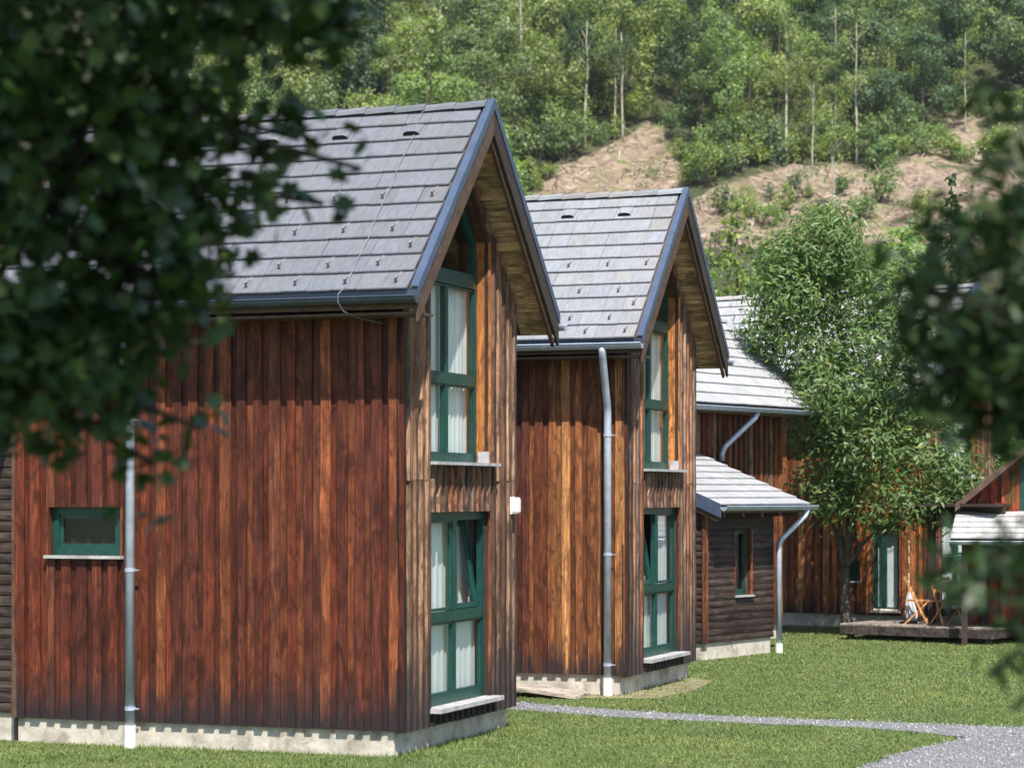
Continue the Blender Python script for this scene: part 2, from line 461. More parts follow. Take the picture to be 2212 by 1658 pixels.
PLANKS = {}
def clad(wall, O, d, length, zb, zt, openings, pick, pitch=0.19, over=0.125, t_over=0.03, t_under=0.032, wavy=0.004,
         split=None, seed=0, thick=0.0, under_w=None):
    """Board-on-board cladding. O start corner, d unit direction along the wall (outside = z x d), zb foot,
    zt(s) height of the head at s, openings (a, b, z0, ztop) with ztop a number or a function of s."""
    r = random.Random(seed); n = Vector((-d[1], d[0], 0)); d3 = Vector((d[0], d[1], 0)); O = Vector(O)
    ang = math.atan2(d[1], d[0])
    cols = []
    k = int(round(length / pitch)); pt = length / k
    for i in range(k + 1):                                            # under boards, then over boards
        a, b = i * pt - pt * 0.5 + 0.006, i * pt + pt * 0.5 - 0.006
        cols.append((max(a, 0), min(b, length), 0))
    for i in range(k):
        w = over * r.uniform(0.78, 1.16); c = (i + 0.5) * pt
        cols.append((c - w / 2, c + w / 2, 1))
    for (a, b, lay) in cols:
        cuts = sorted({a, b} | {q for o in openings for q in (o[0], o[1]) if a + 0.015 < q < b - 0.015})
        base = pick(r, lay, (a + b) / 2)
        if split and (a + b) / 2 > length - 0.14: base = (0.03, 0.022, 0.022, 1.0)
        for s0, s1 in zip(cuts[:-1], cuts[1:]):
            mid = (s0 + s1) / 2; segs = [(zb, zb, zt(s0), zt(s1))]
            for o in openings:
                if o[0] <= mid <= o[1]:
                    fz = o[3] if callable(o[3]) else (lambda s, q=o[3]: q)
                    out = []
                    for (bl, br, tl, tr) in segs:
                        lo, hl, hr = o[2], fz(s0), fz(s1)
                        if hl <= bl or lo >= max(tl, tr): out.append((bl, br, tl, tr)); continue
                        if lo > bl + 0.02: out.append((bl, br, lo, lo))
                        if min(tl - hl, tr - hr) > 0.02: out.append((hl, hr, tl, tr))
                    segs = out
            for (bl, br, tl, tr) in segs:
                pieces = [(bl, br, tl, tr)]
                if split and bl < split - 0.3 and min(tl, tr) > split + 0.3:
                    sp = split + r.uniform(-0.01, 0.01)
                    pieces = [(bl, br, sp - 0.004, sp - 0.004), (sp, sp, tl, tr)]
                for (bl2, br2, tl2, tr2) in pieces:
                    w = s1 - s0; t = t_over if lay else t_under
                    key = None
                    if abs(bl2 - br2) < 1e-4 and abs(tl2 - tr2) < 1e-4:
                        key = (round(w, 2), t, round(tl2 - bl2, 2), r.randrange(3), wavy, bool(split), lay)
                    if key and key in PLANKS: me = PLANKS[key]
                    else:
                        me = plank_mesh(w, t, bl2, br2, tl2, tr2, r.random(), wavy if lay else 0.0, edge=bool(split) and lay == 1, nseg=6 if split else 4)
                        if key: PLANKS[key] = me
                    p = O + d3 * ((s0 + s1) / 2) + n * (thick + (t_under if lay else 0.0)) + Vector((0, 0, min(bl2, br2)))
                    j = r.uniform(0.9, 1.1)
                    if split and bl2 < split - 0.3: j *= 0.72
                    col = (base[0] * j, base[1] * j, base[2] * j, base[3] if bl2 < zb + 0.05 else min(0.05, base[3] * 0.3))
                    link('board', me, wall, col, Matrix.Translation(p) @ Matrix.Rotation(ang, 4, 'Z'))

def palette(cols, weights, wear=0.8, under=0.6, jit=0.12):
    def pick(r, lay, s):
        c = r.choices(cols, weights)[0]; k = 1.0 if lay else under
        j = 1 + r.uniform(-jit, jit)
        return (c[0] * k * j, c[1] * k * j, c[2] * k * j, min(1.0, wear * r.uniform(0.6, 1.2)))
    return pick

RED, DRED, ORG, PUR, HON, BRN = ((0.130, 0.036, 0.018), (0.066, 0.020, 0.014), (0.215, 0.080, 0.032), (0.078, 0.028, 0.026), (0.37, 0.17, 0.064), (0.11, 0.054, 0.030))
TAN, GRY, UMB = ((0.20, 0.120, 0.078), (0.15, 0.10, 0.076), (0.105, 0.06, 0.044))
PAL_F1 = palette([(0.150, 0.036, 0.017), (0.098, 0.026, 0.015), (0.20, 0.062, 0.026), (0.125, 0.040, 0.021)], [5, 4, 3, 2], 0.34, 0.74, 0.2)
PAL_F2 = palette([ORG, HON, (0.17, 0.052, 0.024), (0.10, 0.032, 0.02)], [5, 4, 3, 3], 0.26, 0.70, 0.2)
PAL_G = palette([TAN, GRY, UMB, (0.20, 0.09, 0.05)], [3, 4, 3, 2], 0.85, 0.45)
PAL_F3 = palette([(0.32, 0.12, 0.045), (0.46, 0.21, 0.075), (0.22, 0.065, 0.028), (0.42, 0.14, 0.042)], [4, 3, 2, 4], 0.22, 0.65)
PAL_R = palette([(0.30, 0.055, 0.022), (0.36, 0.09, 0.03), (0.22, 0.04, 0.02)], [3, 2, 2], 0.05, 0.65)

def tile_mesh():
    mb = MB(); w = 0.277; mb.box(-w / 2, w / 2, 0.0, 0.335, 0.0, 0.026)
    # rounded nose along the lower edge and a shallow side lap
    mb.box(-w / 2 + 0.004, w / 2 - 0.004, -0.007, 0.0, 0.004, 0.021)
    return mb.mesh('roof_tile', M['tile'])
TILE = tile_mesh()
def vent_mesh():
    mb = MB(); w = 0.277
    mb.box(-w / 2, w / 2, 0.0, 0.335, 0.0, 0.026)
    prof = [(-0.10, 0.027), (0.10, 0.027), (0.085, 0.062), (0.045, 0.078), (-0.045, 0.078), (-0.085, 0.062)]
    b = len(mb.v); n = len(prof)
    for x, z in prof: mb.v.append((x, 0.06, z))
    for x, z in prof: mb.v.append((x * 1.15, 0.315, 0.027))
    for i in range(1, n):
        j = (i + 1) % n; mb.f.append((b + i, b + j, b + n + j, b + n + i)); mb.m.append(0)
    mb.poly([(x * 0.9, 0.064, 0.028 + (z - 0.027) * 0.92) for x, z in prof], 1)
    return mb.mesh('vent_tile', [M['tile'], M['dark']])
VENT = vent_mesh()
def hook_mesh():
    mb = MB()
    mb.box(-0.012, 0.012, 0.09, 0.30, 0.028, 0.032)
    mb.box(-0.012, 0.012, 0.088, 0.092, 0.028, 0.085)
    mb.box(-0.012, 0.012, 0.092, 0.125, 0.081, 0.085)
    mb.hexa([(-0.004, 0.092, 0.032), (0.004, 0.092, 0.032), (0.004, 0.22, 0.032), (-0.004, 0.22, 0.032), (-0.004, 0.092, 0.08), (0.004, 0.092, 0.08), (0.004, 0.10, 0.08), (-0.004, 0.10, 0.08)])
    return mb.mesh('snow_hook', M['hook'])
HOOK = hook_mesh()
def ridge_mesh():
    mb = MB(); n = 6; L = 0.40
    for (y0, y1, rr) in ((0.0, L, 0.105),):
        b = len(mb.v)
        for y, ra, h in ((0.0, rr * 1.05, 0.004), (0.09, rr * 1.02, 0.002), (L, rr * 0.96, -0.008)):
            for i in range(n + 1):
                a = math.pi * i / n
                mb.v.append((math.cos(a) * ra * 1.25, y, math.sin(a) * ra * 0.85 + h - 0.05))
        for q in range(2):
            for i in range(n):
                p = b + q * (n + 1) + i
                mb.f.append((p + 1, p, p + n + 1, p + n + 2)); mb.m.append(0)
        mb.f.append(tuple(b + i for i in range(n + 1))); mb.m.append(0)
    return mb.mesh('ridge_tile', M['tile'])
RIDGE = ridge_mesh()

def tile_slope(roof, P0, along, upd, ncol, nrow, expo, col, seed=0, orange=True, ww=0.28, hooks=(), vents=(), keep=None):
    """Tiles on a slope. P0 lower corner, along unit vector along the eave, upd unit vector up the slope."""
    r = random.Random(seed); along = Vector(along); upd = Vector(upd); nrm = along.cross(upd).normalized()
    if nrm.z < 0: nrm = -nrm
    xax = upd.cross(nrm).normalized()
    tilt = math.atan2(0.026, expo)
    up2 = (upd * math.cos(tilt) - nrm * math.sin(tilt)); nr2 = xax.cross(up2)
    P0 = Vector(P0)
    for j in range(nrow):
        for i in range(ncol):
            if keep and not keep(i, j): continue
            p = P0 + along * ((i + 0.5) * ww + r.uniform(-0.003, 0.003)) + upd * (j * expo + r.uniform(-0.004, 0.004)) + nrm * (0.030 + r.uniform(0, 0.003))
            m = Matrix((xax, up2, nr2)).transposed().to_4x4(); m.translation = p
            m = m @ Matrix.Rotation(r.uniform(-0.006, 0.006), 4, 'Z')
            k = r.uniform(0.91, 1.07); al = 1.0
            c = [col[0] * k, col[1] * k * r.uniform(0.985, 1.01), col[2] * k * r.uniform(0.96, 1.03)]
            if orange and (i < 2 or j >= nrow - 1) and r.random() < 0.4:
                al = 0.55; c = [c[0] * 1.02, c[1] * 0.99, c[2] * 0.96]
            isv = (i, j) in vents
            link('vent_tile' if isv else 'roof_tile', VENT if isv else TILE, roof, (*c, al), m)
            if (i, j) in hooks:
                link('snow_hook', HOOK, roof, None, m)

def gutter(house, P0, P1, rad, mat, out, name='gutter'):
    """Half-round gutter with a rolled front lip and end caps; out = horizontal direction away from the wall."""
    mb = MB(); P0 = Vector(P0); P1 = Vector(P1); out = Vector(out); n = 9; d = (P1 - P0)
    rings = []
    for p in (P0, P1):
        ring = [p + out * (-math.cos(math.pi * i / n)) * rad + Vector((0, 0, -math.sin(math.pi * i / n) * rad)) for i in range(n + 1)]
        rings.append(ring)
    b = len(mb.v); mb.v += [tuple(q) for ring in rings for q in ring]
    inner = [[p + out * (-math.cos(math.pi * i / n)) * rad * 0.93 + Vector((0, 0, -math.sin(math.pi * i / n) * rad * 0.93 + 0.001)) for i in range(n + 1)] for p in (P0, P1)]
    b2 = len(mb.v); mb.v += [tuple(q) for ring in inner for q in ring]
    for bb in (b, b2):
        for i in range(n): mb.f.append((bb + i, bb + i + 1, bb + n + 2 + i, bb + n + 1 + i)); mb.m.append(0)
    for e, off in ((0, -1), (1, 1)):
        mb.poly([q + d.normalized() * 0.002 * off for q in rings[e]])
    mb.tube([P0 + out * rad + Vector((0, 0, 0.006)), P1 + out * rad + Vector((0, 0, 0.006))], 0.011, 6)
    k = int(d.length / 0.75)
    for i in range(1, k + 1):                                        # straps
        q = P0 + d * (i / (k + 1)); w = d.normalized() * 0.012
        for a in range(n):
            t0, t1 = math.pi * a / n, math.pi * (a + 1) / n
            pt = lambda t, s: q + w * s + out * (-math.cos(t)) * (rad + 0.004) + Vector((0, 0, -math.sin(t) * (rad + 0.004)))
            mb.poly([pt(t0, -1), pt(t1, -1), pt(t1, 1), pt(t0, 1)])
    return mb.build(name, mat, house, smooth=False)

def downpipe(house, pts, rad, mat, foot=True, clips=()):
    mb = MB(); mb.tube(pts, rad, 12)
    o = mb.build('downpipe', mat, house, smooth=True)
    e = Vector(pts[-1])
    for z in clips:
        c = MB(); c.tube([(e.x, e.y, z - 0.018), (e.x, e.y, z + 0.018)], rad + 0.007, 12); c.box(e.x, e.x + 0.09, e.y - 0.008, e.y + 0.008, z - 0.012, z + 0.012)
        c.box(e.x - 0.012, e.x + 0.012, e.y - rad - 0.055, e.y - rad + 0.005, z - 0.006, z + 0.006)
        c.build('pipe_clip', M['zinc'], o)
    if foot:
        c = MB(); c.tube([(e.x, e.y, 0.0), (e.x, e.y, 0.24)], [rad + 0.014, rad + 0.012], 12); c.build('pipe_foot', M['white'], o)
    return o

def wavy_curtain(parent, x0, x1, z0, z1, y, seed, name='curtain', folds=9, top_narrow=0.0):
    r = random.Random(seed); mb = MB(); n = 40; V = []
    ph = r.uniform(0, 6)
    for f, z in ((0, z0), (0.5, (z0 + z1) / 2), (1, z1)):
        for i in range(n + 1):
            u = i / n; x = lerp(x0, x1, u)
            V.append((x, y + 0.010 * math.sin(u * folds * 6.28 + ph + f * 0.6) + 0.005 * math.sin(u * folds * 2.3 + f * 2), z))
    mb.v = V
    for q in range(2):
        for i in range(n):
            mb.f.append((q * (n + 1) + i, q * (n + 1) + i + 1, (q + 1) * (n + 1) + i + 1, (q + 1) * (n + 1) + i)); mb.m.append(0)
    return mb.build(name, M['curtain'], parent, smooth=True)

def bar(mb, x0, x1, z0, z1, y0, y1): mb.box(x0, x1, y0, y1, z0, z1)

def gable_windows(house, a, b, zl0, zl1, zu0, zus, apex, tilt_right=True, seed=0):
    """Lower french window and tall gabled window above it, in the gable wall (plane y=0, seen from -y)."""
    G = M['green']; fw = 0.062; mid = (a + b) / 2
    # ---- upper window
    y0, y1 = 0.19, 0.26
    fr = MB(); zt = 5.07
    bar(fr, a, a + fw, zu0, zus, y0, y1); bar(fr, b - fw, b, zu0, zus, y0, y1)
    bar(fr, a + fw, b - fw, zu0, zu0 + 0.09, y0, y1)
    sl = (apex - zus) / (mid - a)
    for sgn, x in ((1, a), (-1, b)):
        fr.prism_y([(x, zus - 0.0), (mid, apex), (mid, apex - 0.13), (x, zus - 0.13)][::sgn], y0 + 0.002, y1 + 0.002)
    w = fr.build('window', G, house); w['label'] = 'tall green framed window with a pointed top light'
    m = MB(); bar(m, a + fw, b - fw, zt - 0.05, zt + 0.11, y0 - 0.012, y1); m.build('transom', G, w)
    m = MB(); bar(m, a + fw, b - fw, 3.92, 4.03, y0 - 0.008, y1); m.build('transom', G, w)
    m = MB(); bar(m, mid - 0.045, mid + 0.045, zu0 + 0.09, 3.92, y0 + 0.004, y1 - 0.004); bar(m, mid - 0.045, mid + 0.045, 4.03, zt - 0.06, y0 + 0.004, y1 - 0.004); m.build('mullion', G, w)
    for (p, q) in ((a + fw, mid - 0.045), (mid + 0.045, b - fw)):
        for (z0, z1) in ((zu0 + 0.09, 3.92), (4.03, zt - 0.06)):
            m = MB(); e = 0.022
            bar(m, p, p + e, z0, z1, y0 + 0.012, y1 - 0.01); bar(m, q - e, q, z0, z1, y0 + 0.012, y1 - 0.01)
            bar(m, p + e, q - e, z0, z0 + e, y0 + 0.012, y1 - 0.01); bar(m, p + e, q - e, z1 - e, z1, y0 + 0.012, y1 - 0.01)
            m.build('sash', G, w)
            m = MB(); m.box(p + e, q - e, y0 + 0.03, y0 + 0.036, z0 + e, z1 - e); m.build('pane', M['glass'], w)
    m = MB(); m.prism_y([(a + fw, zt + 0.13), (b - fw, zt + 0.13), (b - fw, zus - 0.05), (mid, apex - 0.13), (a + fw, zus - 0.05)], y0 + 0.03, y0 + 0.036); m.build('pane', M['glass'], w)
    wavy_curtain(w, a + 0.05, mid + 0.04, zu0 + 0.03, zt + 0.02, y1 + 0.045, seed, folds=6)
    wavy_curtain(w, mid + 0.06, b + 0.03, zu0 + 0.03, zt + 0.02, y1 + 0.045, seed + 1, folds=7)
    m = MB(); m.box(a - 0.05, b + 0.07, -0.085, y0 - 0.002, zu0 - 0.035, zu0 - 0.002); sl_ = m.build('window_sill', M['sill'], w)
    m = MB(); m.box(b - 0.03, b + 0.0, 0.03, 0.16, zu0, zu0 + 0.13); m.build('sill_end', M['sill'], w)
    # jambs: planks lining the reveal
    for x, side, c in ((b, 1, (0.42, 0.17, 0.05, 0.0)), (a, -1, UMB + (0.2,))):
        m = MB(); m.box(-0.012, 0.012, 0.0, 0.17, 0, zus - zu0 + 0.05)
        o = m.build('jamb', M['wood'], w, c); o.location = (x + side * 0.013, 0.018, zu0)
    for sgn, x in ((1, a), (-1, b)):
        m = MB(); m.prism_y([(x, zus + 0.002), (mid, apex + 0.002), (mid, apex + 0.024), (x, zus + 0.024)][::sgn], 0.02, 0.19); m.build('jamb', M['wood'], w, BRN + (0.1,))
    # ---- lower window
    y0, y1 = 0.095, 0.165
    fr = MB(); zm = 1.39
    bar(fr, a, a + fw, zl0, zl1, y0, y1); bar(fr, b - fw, b, zl0, zl1, y0, y1)
    bar(fr, a + fw, b - fw, zl0, zl0 + 0.10, y0, y1); bar(fr, a + fw, b - fw, zl1 - 0.09, zl1, y0, y1)
    w = fr.build('window', G, house); w['label'] = 'green framed french window with one sash tilted open'
    m = MB(); bar(m, a + fw, b - fw, zm - 0.06, zm + 0.05, y0 - 0.008, y1); m.build('transom', G, w)
    m = MB(); bar(m, mid - 0.03, mid + 0.03, zl0 + 0.10, zm - 0.06, y0 + 0.004, y1); bar(m, mid - 0.065, mid + 0.065, zm + 0.06, zl1 - 0.09, y0 + 0.004, y1); m.build('mullion', G, w)
    cells = [(a + fw, mid - 0.03, zl0 + 0.10, zm - 0.06, 0), (mid + 0.03, b - fw, zl0 + 0.10, zm - 0.06, 0),
             (a + fw, mid - 0.065, zm + 0.06, zl1 - 0.09, 0 if tilt_right else 1), (mid + 0.065, b - fw, zm + 0.06, zl1 - 0.09, 1 if tilt_right else 0)]
    for (p, q, z0, z1, tl) in cells:
        e = 0.03 if not tl else 0.06
        m = MB(); h = z1 - z0; W_ = q - p
        m.box(0, e, 0, 0.045, 0, h); m.box(W_ - e, W_, 0, 0.045, 0, h); m.box(e, W_ - e, 0, 0.045, 0, e); m.box(e, W_ - e, 0, 0.045, h - e, h)
        s = m.build('sash', G, w)
        s.location = (p, y0 + 0.012, z0)
        m = MB(); m.box(e, W_ - e, 0.018, 0.024, e, h - e); g = m.build('pane', M['glass'], w); g.location = s.location
        if tl:
            s.rotation_euler = (R(-9.5), 0, 0); g.rotation_euler = (R(-9.5), 0, 0)
            s.location.y += 0.03; g.location.y += 0.03
    wavy_curtain(w, a + 0.05, b + 0.06, zl0 + 0.02, zm + 0.03, y1 + 0.045, seed + 2, folds=11)
    for (p, q, tl) in ((a + 0.05, mid + 0.06, not tilt_right), (mid + 0.07, b + (0.42 if tilt_right else 0.05), tilt_right)):
        wavy_curtain(w, p, q, zm + 0.035, zl1 - 0.04, y1 + (0.20 if tl else 0.045), seed + 3, folds=6)
    m = MB(); m.box(a - 0.03, b + 0.09, -0.115, y0 - 0.002, zl0 - 0.05, zl0 - 0.003); m.build('window_sill', M['sill'], w)
    for x, side, c in ((b, 1, (0.20, 0.08, 0.04, 0.3)), (a, -1, UMB + (0.4,))):
        m = MB(); m.box(-0.012, 0.012, 0.0, 0.08, 0, zl1 - zl0)
        o = m.build('jamb', M['wood'], w, c); o.location = (x + side * 0.013, 0.014, zl0)

HW, HS, HO, HL = 3.437, 0.422, 0.36, 4.64
ZB, ZE, ZR = 0.27, 4.75, 6.93
SLOPE = (ZR - ZE) / (HW / 2 + HS); SANG = math.atan(SLOPE)

def timber_house(label, loc, rz, fpal, gpal, tcol, tilt_right, pipe_t, gut_mat, seed, facade_open=(), length=HL, wire=False, hooks=True, ntile_lim=19):
    L = length; W = HW
    H = empty('timber_house', loc, rz); tag(H, label, 'house', 'timber holiday houses')
    ztop = lambda x: (ZE + SLOPE * (min(x, W - x) + HS)) - 0.30      # underside of the roof at the wall
    # plinth
    m = MB(); m.box(0.058, W - 0.06, 0.115, L - 0.05, -0.3, ZB + 0.10); m.build('plinth', M['concrete'], H)
    # walls (backing shells) with openings
    a, b = 0.83, 2.60; zl0, zl1, zu0, zus = 0.44, 2.52, 3.06, 5.55; mid = (a + b) / 2; apex = zus + (mid - a) * SLOPE
    g = MB()
    y0, y1 = 0.062, 0.09
    def strip(x0, x1, z0f, z1f): g.prism_y([(x0, z0f(x0)), (x1, z0f(x1)), (x1, z1f(x1)), (x0, z1f(x0))], y0, y1)
    cz = lambda v: (lambda x: v)
    strip(0.062, a, cz(ZB), ztop); strip(b, W - 0.062, cz(ZB), ztop)
    opn = lambda x: zus + (min(x - a, b - x)) * SLOPE
    for x0, x1 in ((a, mid), (mid, b)):
        strip(x0, x1, cz(ZB), cz(zl0 - 0.03)); strip(x0, x1, cz(zl1), cz(zu0 - 0.03)); strip(x0, x1, opn, ztop)
    gw = g.build('gable_wall', M['back'], H)
    fw = MB(); x0, x1 = 0.062, 0.085
    rects = [(0.062, L)]; zt0 = ztop(0.0) + 0.05
    cur = 0.092
    for (s0, s1, z0, z1, kind) in sorted(facade_open):
        fw.box(x0, x1, cur, s0, ZB, zt0); fw.box(x0, x1, s0, s1, ZB, z0); fw.box(x0, x1, s0, s1, z1, zt0); cur = s1
    fw.box(x0, x1, cur, L - 0.062, ZB, zt0)
    fwall = fw.build('facade_wall', M['back'], H)
    rear = MB(); rear.box(W - 0.085, W, 0.092, L - 0.062, ZB, zt0)
    rear.prism_y([(0.0, ZB), (W, ZB), (W, ztop(W)), (W / 2, ztop(W / 2)), (0.0, ztop(0))], L - 0.06, L)
    rear.build('rear_wall', M['trim_brown'], H)
    inn = MB(); inn.prism_y([(0.12, ZB + 0.1), (W - 0.12, ZB + 0.1), (W - 0.12, ztop(0.12) - 0.1), (W / 2, ztop(W / 2) - 0.12), (0.12, ztop(0.12) - 0.1)], 1.4, 1.45); inn.box(0.09, W - 0.09, 0.30, 1.4, ZB + 0.10, ZB + 0.13); inn.box(0.09, W - 0.09, 0.33, 1.4, 2.75, 2.85)
    inn.build('room', M['inner'], H)
    # cladding
    clad(fwall, (0.062, 0.0, 0), (0, 1), L, ZB, lambda s: zt0 - 0.06, [(o[0], o[1], o[2], o[3]) for o in facade_open], fpal, 0.19, 0.112, 0.029, 0.033, 0.009, None, seed)
    opens = [(W - b, W - a, zl0 - 0.04, zl1 + 0.0), (W - b, W - a, zu0 - 0.035, lambda s: opn(min(max(W - s, a), b)) + 0.012)]
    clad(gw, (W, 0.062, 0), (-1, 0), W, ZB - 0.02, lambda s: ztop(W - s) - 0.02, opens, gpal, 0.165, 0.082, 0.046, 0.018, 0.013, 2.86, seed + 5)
    gable_windows(H, a, b, zl0, zl1, zu0, zus, apex, tilt_right, seed + 9)
    # roof body
    m = MB(); zz = lambda x: ZE + SLOPE * (min(x, W - x) + HS)
    th = 0.17
    for sgn in (0, 1):
        P = [(-HS, ZE), (W / 2, ZR), (W / 2, ZR - th), (-HS, ZE - th)]
        if sgn: P = [(W - x, z) for x, z in P][::-1]
        m.prism_y([(x, z) for x, z in P], -HO + 0.03, L + HO)
    roof = m.build('roof', M['trim_brown'], H)
    nr = 11; Ls = math.hypot(W / 2 + HS, ZR - ZE); expo = (Ls - 0.02) / nr
    ncol = min(ntile_lim, int((L + 2 * HO - 0.14) / 0.28))
    up = Vector((math.cos(SANG), 0, math.sin(SANG)))
    hk = set()
    if hooks:
        for c in range(ncol):
            if c % 2 == 0: hk |= {(c, 0), (c, 5)}
            else: hk |= {(c, 1), (c, 3)}
        hk |= {(0, 2)}
    vts = {(2, 9), (5, 9), (8, 9), (11, 9)}
    tile_slope(roof, (-HS - 0.015, -HO + 0.11, ZE), (0, 1, 0), up, ncol, nr, expo, tcol, seed, True, 0.28, hk, vts)
    up2 = Vector((-up.x, 0, up.z))
    m = MB()                                                         # the slope turned away, courses joined
    for j in range(nr):
        p = Vector((W + HS + 0.015, 0, ZE)) + up2 * (j * expo); q = p + up2 * (expo + 0.04); nn = Vector((up.z, 0, up.x))
        c = p + nn * 0.045; d = q + nn * 0.02
        m.hexa([(p.x, -HO + 0.11, p.z), (p.x, L + HO - 0.1, p.z), (q.x, L + HO - 0.1, q.z), (q.x, -HO + 0.11, q.z), (c.x, -HO + 0.11, c.z), (c.x, L + HO - 0.1, c.z), (d.x, L + HO - 0.1, d.z), (d.x, -HO + 0.11, d.z)])
    tag(m.build('tile_courses', M['tile'], roof, (*tcol, 1)), kind='stuff')
    r = random.Random(seed)
    k = int((L + 2 * HO - 0.1) / 0.355)
    for i in range(k + 1):
        c = r.uniform(0.85, 1.15); warm = r.random() < 0.35
        col = (tcol[0] * c * (1.06 if warm else 1), tcol[1] * c * (0.97 if warm else 1), tcol[2] * c * (0.90 if warm else 1), 0.5 if warm else 1)
        link('ridge_tile', RIDGE, roof, col, Matrix.Translation((W / 2, -HO + 0.06 + i * 0.355, ZR + 0.035 + r.uniform(-0.005, 0.005))))
    # verge: barge boards and metal cap
    for sgn in (0, 1):
        f = (lambda P: [(W - x, z) for x, z in P][::-1]) if sgn else (lambda P: P)
        m = MB(); m.prism_y(f([(-HS, ZE - 0.02), (W / 2, ZR - 0.02), (W / 2, ZR - 0.30), (-HS, ZE - 0.30)]), -HO - 0.002, -HO + 0.03)
        m.build('barge_board', M['trim'] if sgn else M['trim_brown'], H)
        m = MB(); m.prism_y(f([(-HS + 0.06, ZE - 0.245), (W / 2, ZR - 0.305), (W / 2, ZR - 0.375), (-HS + 0.06, ZE - 0.315)]), -HO + 0.035, -HO + 0.075)
        m.build('barge_board', M['trim_brown'], H)
        m = MB()
        m.prism_y(f([(-HS - 0.03, ZE + 0.05), (W / 2, ZR + 0.08), (W / 2, ZR - 0.03), (-HS - 0.03, ZE - 0.06)]), -HO - 0.012, -HO - 0.004)
        m.prism_y(f([(-HS - 0.03, ZE + 0.062), (W / 2, ZR + 0.092), (W / 2, ZR + 0.078), (-HS - 0.03, ZE + 0.048)]), -HO - 0.012, -HO + 0.075)
        m.build('verge_cap', M['blue'], H)
    # soffit boards under the verge of the far slope and along the eave
    n = 26
    for i in range(n):
        f0, f1 = i / n, (i + 0.94) / n
        x0, x1 = lerp(W + HS - 0.03, W / 2 + 0.03, f0), lerp(W + HS - 0.03, W / 2 + 0.03, f1)
        z = lambda x: zz(x) - th - 0.004 if x <= W else ZE - (x - W) * SLOPE + HS * SLOPE - th - 0.004
        zc0 = ZE + SLOPE * (W + HS - x0) - th - 0.004; zc1 = ZE + SLOPE * (W + HS - x1) - th - 0.004
        m = MB(); m.hexa([(x0, -HO + 0.03, zc0 - 0.018), (x0, 0.10, zc0 - 0.018), (x1, 0.10, zc1 - 0.018), (x1, -HO + 0.03, zc1 - 0.018), (x0, -HO + 0.03, zc0), (x0, 0.10, zc0), (x1, 0.10, zc1), (x1, -HO + 0.03, zc1)])
        k = r.uniform(0.75, 1.15); m.build('soffit_board', M['wood_y'], roof, (0.62 * k, 0.41 * k, 0.24 * k, 0))
    m = MB(); m.box(-HS + 0.02, 0.05, -HO + 0.03, L + HO, ZE - th - 0.055, ZE - th - 0.03); m.build('eave_soffit', M['trim_brown'], H)
    # gutters, downpipe
    gr = 0.068
    gutter(H, (-HS - 0.072, -HO - 0.01, ZE - 0.055), (-HS - 0.072, L + HO, ZE - 0.055), gr, gut_mat, (-1, 0, 0))
    gutter(H, (W + HS + 0.072, -HO - 0.06, ZE - 0.055), (W + HS + 0.072, L + HO, ZE - 0.055), gr, M['zinc'], (1, 0, 0))
    m = MB(); m.box(-HS - 0.012, -HS - 0.004, -HO, L + HO, ZE - 0.115, ZE + 0.035); m.build('fascia', M['gutter_dark'], H)
    gx = -HS - 0.072
    if pipe_t is not None:
        downpipe(H, [(gx, pipe_t - 0.06, ZE - 0.10), (gx, pipe_t - 0.06, ZE - 0.15), (gx + 0.03, pipe_t - 0.055, ZE - 0.22), (-0.12, pipe_t - 0.005, ZE - 0.85), (-0.085, pipe_t, ZE - 0.95), (-0.085, pipe_t, ZE - 1.1), (-0.085, pipe_t, 0.0)], 0.052, M['zinc'], True, (3.5, 1.9, 0.42))
    if wire:
        t = 0.42; n_ = Vector((-math.sin(SANG), 0, math.cos(SANG))); P = []
        for i in range(12):
            f = i / 11; x = lerp(W / 2, -HS, f); P.append(Vector((x, t + 0.012 * math.sin(i * 2.1), ZE + SLOPE * (x + HS))) + n_ * 0.075)
        P += [Vector((-HS - 0.10, t, ZE + 0.05)), Vector((-HS - 0.17, t + 0.03, ZE - 0.02)), Vector((-HS - 0.175, t + 0.03, ZE - 0.10)), Vector((-HS - 0.10, t + 0.0, ZE - 0.19)), Vector((-HS + 0.1, t - 0.10, ZE - 0.25)), Vector((-0.04, t - 0.2, ZE - 0.28)), Vector((0.0, t - 0.22, ZE - 0.28))]
        m = MB(); m.tube(P, 0.0042, 6); m.build('lightning_wire', M['wire'], H)
    # windows of the facade
    for (s0, s1, z0, z1, kind) in facade_open:
        G = M['green']; m = MB(); q0, q1 = 0.10, 0.16; e = 0.075
        m.box(q0, q1, s0, s0 + e, z0, z1); m.box(q0, q1, s1 - e, s1, z0, z1); m.box(q0, q1, s0 + e, s1 - e, z0, z0 + e); m.box(q0, q1, s0 + e, s1 - e, z1 - e, z1)
        w = m.build('window', G, H)
        m = MB(); d = e + 0.045
        if kind == 'door':
            c = lerp(s0, s1, 0.62); m.box(q0 + 0.01, q1 - 0.005, c - 0.05, c + 0.05, z0 + e, z1 - e)
        else:
            m.box(q0 + 0.02, q1 - 0.01, s0 + e, s0 + d, z0 + e, z1 - e); m.box(q0 + 0.02, q1 - 0.01, s1 - d, s1 - e, z0 + e, z1 - e)
            m.box(q0 + 0.02, q1 - 0.01, s0 + d, s1 - d, z0 + e, z0 + d); m.box(q0 + 0.02, q1 - 0.01, s0 + d, s1 - d, z1 - d, z1 - e)
        m.build('sash', G, w)
        m = MB(); m.box(q0 + 0.035, q0 + 0.041, s0 + e, s1 - e, z0 + e, z1 - e); m.build('pane', M['glass'], w)
        m = MB(); m.box(-0.05, q0 - 0.002, s0 - 0.04, s1 + 0.03, z0 - 0.035, z0 - 0.003); m.build('window_sill', M['sill'], w)
